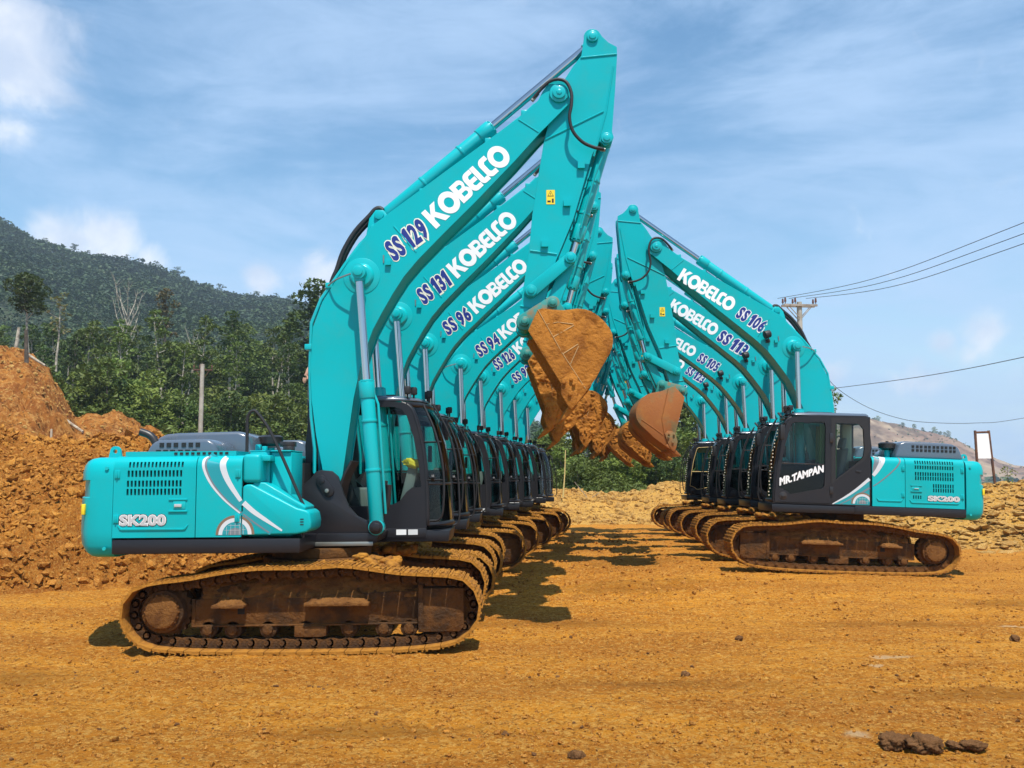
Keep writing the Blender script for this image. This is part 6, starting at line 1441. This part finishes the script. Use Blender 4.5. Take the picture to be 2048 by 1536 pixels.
# scrub on the far bare hill and shore
n = 1500; px = rng.uniform(330, 720, n); py = rng.uniform(715, 760, n); V, F = leaves(np.stack([px, py, hill_r(px, py) + rng.uniform(0, 7, n)], 1), rng.uniform(2.5, 6, n), 39, .6, .9); V2 = V
tag(link('shore_scrub', np_mesh('shore_scrub', V, F, LF['hill'], smooth=False)), 'dark scrub along the far shore', kind='stuff')
for i, u in enumerate((1752, 1757, 1806, 1828, 1846, 1868, 1874, 1880, 1888, 1896)):
    Yr = 905; xw = (u - 1024) / 1850 * Yr; plant(SHRUB[i % 4], 'ridge_bush', (xw, Yr, float(hill_r(xw, Yr)) - .5), 1.3 + .7 * ((i * 3) % 4) / 3, i, ('tiny lone dark tree on the ridge of the bare far hill, nearest the cab' if i < 2 else 'tiny dark tree in the clump on the ridge of the bare far hill'), 'tree', 'trees on the bare hill, %s' % ('left' if i < 2 else 'clump'), ('stem', 'foliage'))
# bare hill scrub
n = 2600; px = rng.uniform(260, 900, n); py = rng.uniform(760, 920, n); k_ = fbm(px * .02, py * .02, 3, 99) > .05
V, F = leaves(np.stack([px, py, hill_r(px, py) + .6], 1)[k_], rng.uniform(1, 3.2, n)[k_], 41, .6, .9); tag(link('hill_scrub', np_mesh('hill_scrub', V, F, LF['hill'], smooth=False)), 'thin scrub dotted over the bare far hill', kind='stuff')

# ------------------------------------------------------------------ poles, wires, sign
CONC = mat('pole_concrete', (.42, .39, .33), .8, var=(2, (.32, .29, .23), .4, .6), bump=(20, .3, .01)); RUSTM = mat('rusty_steel', (.085, .04, .028), .8, var=(5, (.14, .06, .03), .4, .6)); PORC = mat('brown_porcelain', (.13, .05, .025), .35); WIRE = mat('wire', (.05, .055, .07), .5); XARM = mat('crossarm_wood', (.36, .31, .26), .8, var=(3, (.25, .21, .17), .4, .6))
def pole(name, base, top, r0, r1, label, arms, width, yaw):
    t = empty(name, base, (0, 0, 0)); tag(t, label, 'utility pole'); b = B(); d = Vector(top) - Vector(base); b.tube([(0, 0, -.5), tuple(d)], [r0, r1], 16); b.build('shaft', CONC, t, smooth=50)
    c, s = math.cos(yaw), math.sin(yaw)
    for dz, dy in arms:
        b = B(); z = d.z + dz; q = lambda a, e, h: (d.x + a * c - (e + dy) * s, d.y + a * s + (e + dy) * c, z + h)
        b.add([q(a, e, h) for a in (-width / 2, width / 2) for e in (-.045, .045) for h in (-.042, .042)], [(0, 1, 3, 2), (4, 6, 7, 5), (0, 4, 5, 1), (2, 3, 7, 6), (0, 2, 6, 4), (1, 5, 7, 3)]); ca = b.build('crossarm', XARM, t)
        for a in (-width * .46, -width * .16, width * .46): b = B(); p0 = q(a, 0, .06); b.cyl(p0, (p0[0], p0[1], p0[2] + .10), .02, n=8); b.cyl((p0[0], p0[1], p0[2] + .08), (p0[0], p0[1], p0[2] + .26), .05, .035, n=10); b.build('insulator', PORC, ca)
        for sg in (-1, 1): b = B(); b.tube([q(sg * width * .34, 0, -.05), q(sg * .06, 0, -.55)], .02, 6); b.build('arm_brace', XARM, t)
pR = at(1596, 600, 40); gR = (pR.x, 40, .0); pole('utility_pole', gR, (pR.x + .05, 40, 9.62), .15, .11, 'concrete utility pole behind the SS 106 boom carrying three wires', ((-.16, -.14), (-.16, .14)), 1.5, .10)
pL = at(401, 870, 58); XARM_ = XARM; XARM = RUSTM
pole('utility_pole', (pL.x, 58, pL.z - 1.5), (at(405, 728, 58).x, 58, at(405, 728, 58).z), .155, .125, 'pale concrete utility pole in front of the forest on the left', ((-.35, 0.16),), 1.2, .1)
XARM = XARM_
def wire(pts, r, label, n=24):
    b = B(); b.tube(spline(pts, 8), r, 5); tag(b.build('power_line', WIRE, smooth=60), label, 'power line')
for u0, v1, lab in ((1555, 445, 'upper of the three power lines running right from the utility pole'), (1578, 467, 'middle of the three power lines running right from the utility pole'), (1612, 487, 'lowest of the three power lines running right from the utility pole')):
    a = at(u0, 597, 39.9); c = at(2048, v1, 25); e = c + (c - a) * 1.2 + Vector((0, 0, 1.2)); pts = []
    mid = (a + c) / 2 + Vector((0, 0, -.35)); wire([a, mid, c, e], .011, lab)
for pts, lab in (([(1600, 783, 47), (1672, 776, 45), (1850, 752, 38), (2048, 714, 31), (2400, 630, 24)], 'single power line crossing the sky above the far hill'), ([(1640, 720, 95), (1665, 768, 96), (1730, 812, 98), (1800, 837, 100), (1860, 845, 102), (1950, 846, 104), (2048, 836, 106), (2400, 770, 108)], 'far sagging power line over the bare hill')):
    wire([at(*q) for q in pts], .014 if 'single' in lab else .03, lab)
t = empty('sign_board', tuple(at(1975, 975, 31))); tag(t, 'blank white sign board on two rusty leaning posts on the rock pile', 'sign'); o_ = t.location
def rl(u, v, Y=31): q = at(u, v, Y) - o_; return tuple(q)
b = B(); b.tube([rl(1950, 861), rl(1958, 985)], .045, 8); b.build('post', RUSTM, t); b = B(); b.tube([rl(1977, 861), rl(1992, 985)], .045, 8); b.build('post', RUSTM, t)
b = B(); b.tube([rl(1950, 865), rl(1978, 864)], .035, 8); b.build('top_rail', RUSTM, t)
q = [rl(1952.5, 868), rl(1978.5, 867), rl(1984, 917), rl(1955, 917)]; b = B(); b.add([(a, y_ - .03, c) for y_ in (0, .02) for a, y__, c in q], [(0, 1, 2, 3), (7, 6, 5, 4), (0, 4, 5, 1), (1, 5, 6, 2), (2, 6, 7, 3), (3, 7, 4, 0)]); b.build('panel', M['white'], t)

# ------------------------------------------------------------------ a person on the second machine's deck
def skinned(name, edges, J, mats, parent, root_):
    me = bpy.data.meshes.new(name); ks = list(J); me.from_pydata([J[k][0] for k in ks], [(ks.index(a), ks.index(c)) for a, c in edges], [])
    o = link(name, me, parent); sk = o.modifiers.new('skin', 'SKIN')
    for i, k in enumerate(ks):
        r = J[k][1]; me.skin_vertices[0].data[i].radius = r if isinstance(r, tuple) else (r, r); me.skin_vertices[0].data[i].use_root = (k == root_)
    ss = o.modifiers.new('sub', 'SUBSURF'); ss.levels = ss.render_levels = 2; me.materials.append(mats); return o
pz = empty('person', (-2.96, 14.66, 2.256 - .02), (0, 0, 0)); tag(pz, 'person almost hidden behind the SS 129 boom with one hand showing', 'person')
J = {'pel': ((0, 0, .92), (.15, .11)), 'wst': ((0, 0, 1.08), (.13, .10)), 'chs': ((0, 0, 1.30), (.17, .11)), 'nek': ((0, 0, 1.47), .055), 'hd0': ((0, -.01, 1.55), .085), 'hd1': ((0, -.02, 1.66), .095), 'hd2': ((0, -.01, 1.73), .06),
     'shl': ((-.19, 0, 1.40), .06), 'ell': ((-.26, -.06, 1.50), .045), 'wrl': ((-.285, -.10, 1.40), .03), 'pal': ((-.31, -.11, 1.35), (.035, .018)), 'shr': ((.19, 0, 1.40), .06), 'elr': ((.24, .04, 1.14), .045), 'wrr': ((.22, -.10, .95), .032), 'par': ((.22, -.13, .87), (.035, .02)),
     'hpl': ((-.10, 0, .86), .09), 'knl': ((-.11, -.03, .48), .06), 'anl': ((-.11, .02, .08), .045), 'tol': ((-.12, -.14, .03), (.045, .03)), 'hpr': ((.10, 0, .86), .09), 'knr': ((.11, -.03, .48), .06), 'anr': ((.11, .02, .08), .045), 'tor': ((.12, -.14, .03), (.045, .03))}
body = skinned('body', [('pel', 'wst'), ('wst', 'chs'), ('chs', 'nek'), ('nek', 'hd0'), ('hd0', 'hd1'), ('hd1', 'hd2'), ('chs', 'shl'), ('shl', 'ell'), ('ell', 'wrl'), ('wrl', 'pal'), ('chs', 'shr'), ('shr', 'elr'), ('elr', 'wrr'), ('wrr', 'par'), ('pel', 'hpl'), ('hpl', 'knl'), ('knl', 'anl'), ('anl', 'tol'), ('pel', 'hpr'), ('hpr', 'knr'), ('knr', 'anr'), ('anr', 'tor')], J, M['skin'], pz, 'pel')
big_ = lambda k, d: (J[k][0], tuple(x + d for x in (J[k][1] if isinstance(J[k][1], tuple) else (J[k][1],) * 2)))
skinned('shirt', [('pel', 'wst'), ('wst', 'chs'), ('chs', 'shl'), ('chs', 'shr'), ('shr', 'elr')], {k: big_(k, .018) for k in ('pel', 'wst', 'chs', 'shl', 'shr', 'elr')}, M['shirt'], pz, 'pel')
skinned('trousers', [('pel', 'hpl'), ('hpl', 'knl'), ('knl', 'anl'), ('pel', 'hpr'), ('hpr', 'knr'), ('knr', 'anr')], {k: big_(k, .02) for k in ('pel', 'hpl', 'knl', 'anl', 'hpr', 'knr', 'anr')}, M['trouser'], pz, 'pel')
b = B(); V, F = ico(3); b.add([(v[0] * .105, .01 + v[1] * .115, 1.67 + v[2] * .10) for v in V if True], [tuple(f) for f in F if V[f].mean(0)[2] > -.1 - .6 * V[f].mean(0)[1] * -1]); b.build('hair', M['hair'], pz)
b = B()
for k, (dx, dz, L_) in enumerate(((-.022, -.0, .075), (-.008, -.004, .085), (.008, -.004, .08), (.022, .0, .062))):
    x0, y0, z0 = -.312 + dx, -.112, 1.33 + dz; b.tube([(x0, y0, z0), (x0 - .008, y0 - .012, z0 - L_ * .5), (x0 - .004, y0 - .006, z0 - L_)], [.010, .009, .006], 7)
b.tube([(-.285, -.115, 1.36), (-.268, -.135, 1.33), (-.27, -.145, 1.30)], [.012, .010, .007], 7)
for q_ in b.pieces(.0): pass
b.build('hand_fingers', M['skin'], pz, smooth=60)

# ------------------------------------------------------------------ air
hz_ = B(); hz_.box(-1550, 1550, -20, 3200, -16, 245); hzo = hz_.build('haze', None or M['void']); hzo['kind'] = 'stuff'
m = bpy.data.materials.new('haze_air'); m.use_nodes = True; nt = m.node_tree; nt.nodes.clear(); out = nt.nodes.new('ShaderNodeOutputMaterial'); pv = nt.nodes.new('ShaderNodeVolumePrincipled')
pv.inputs['Color'].default_value = (.70, .85, 1.0, 1); pv.inputs['Density'].default_value = .00028; pv.inputs['Anisotropy'].default_value = 0.0; nt.links.new(pv.outputs[0], out.inputs['Volume'])
hzo.data.materials.clear(); hzo.data.materials.append(m)
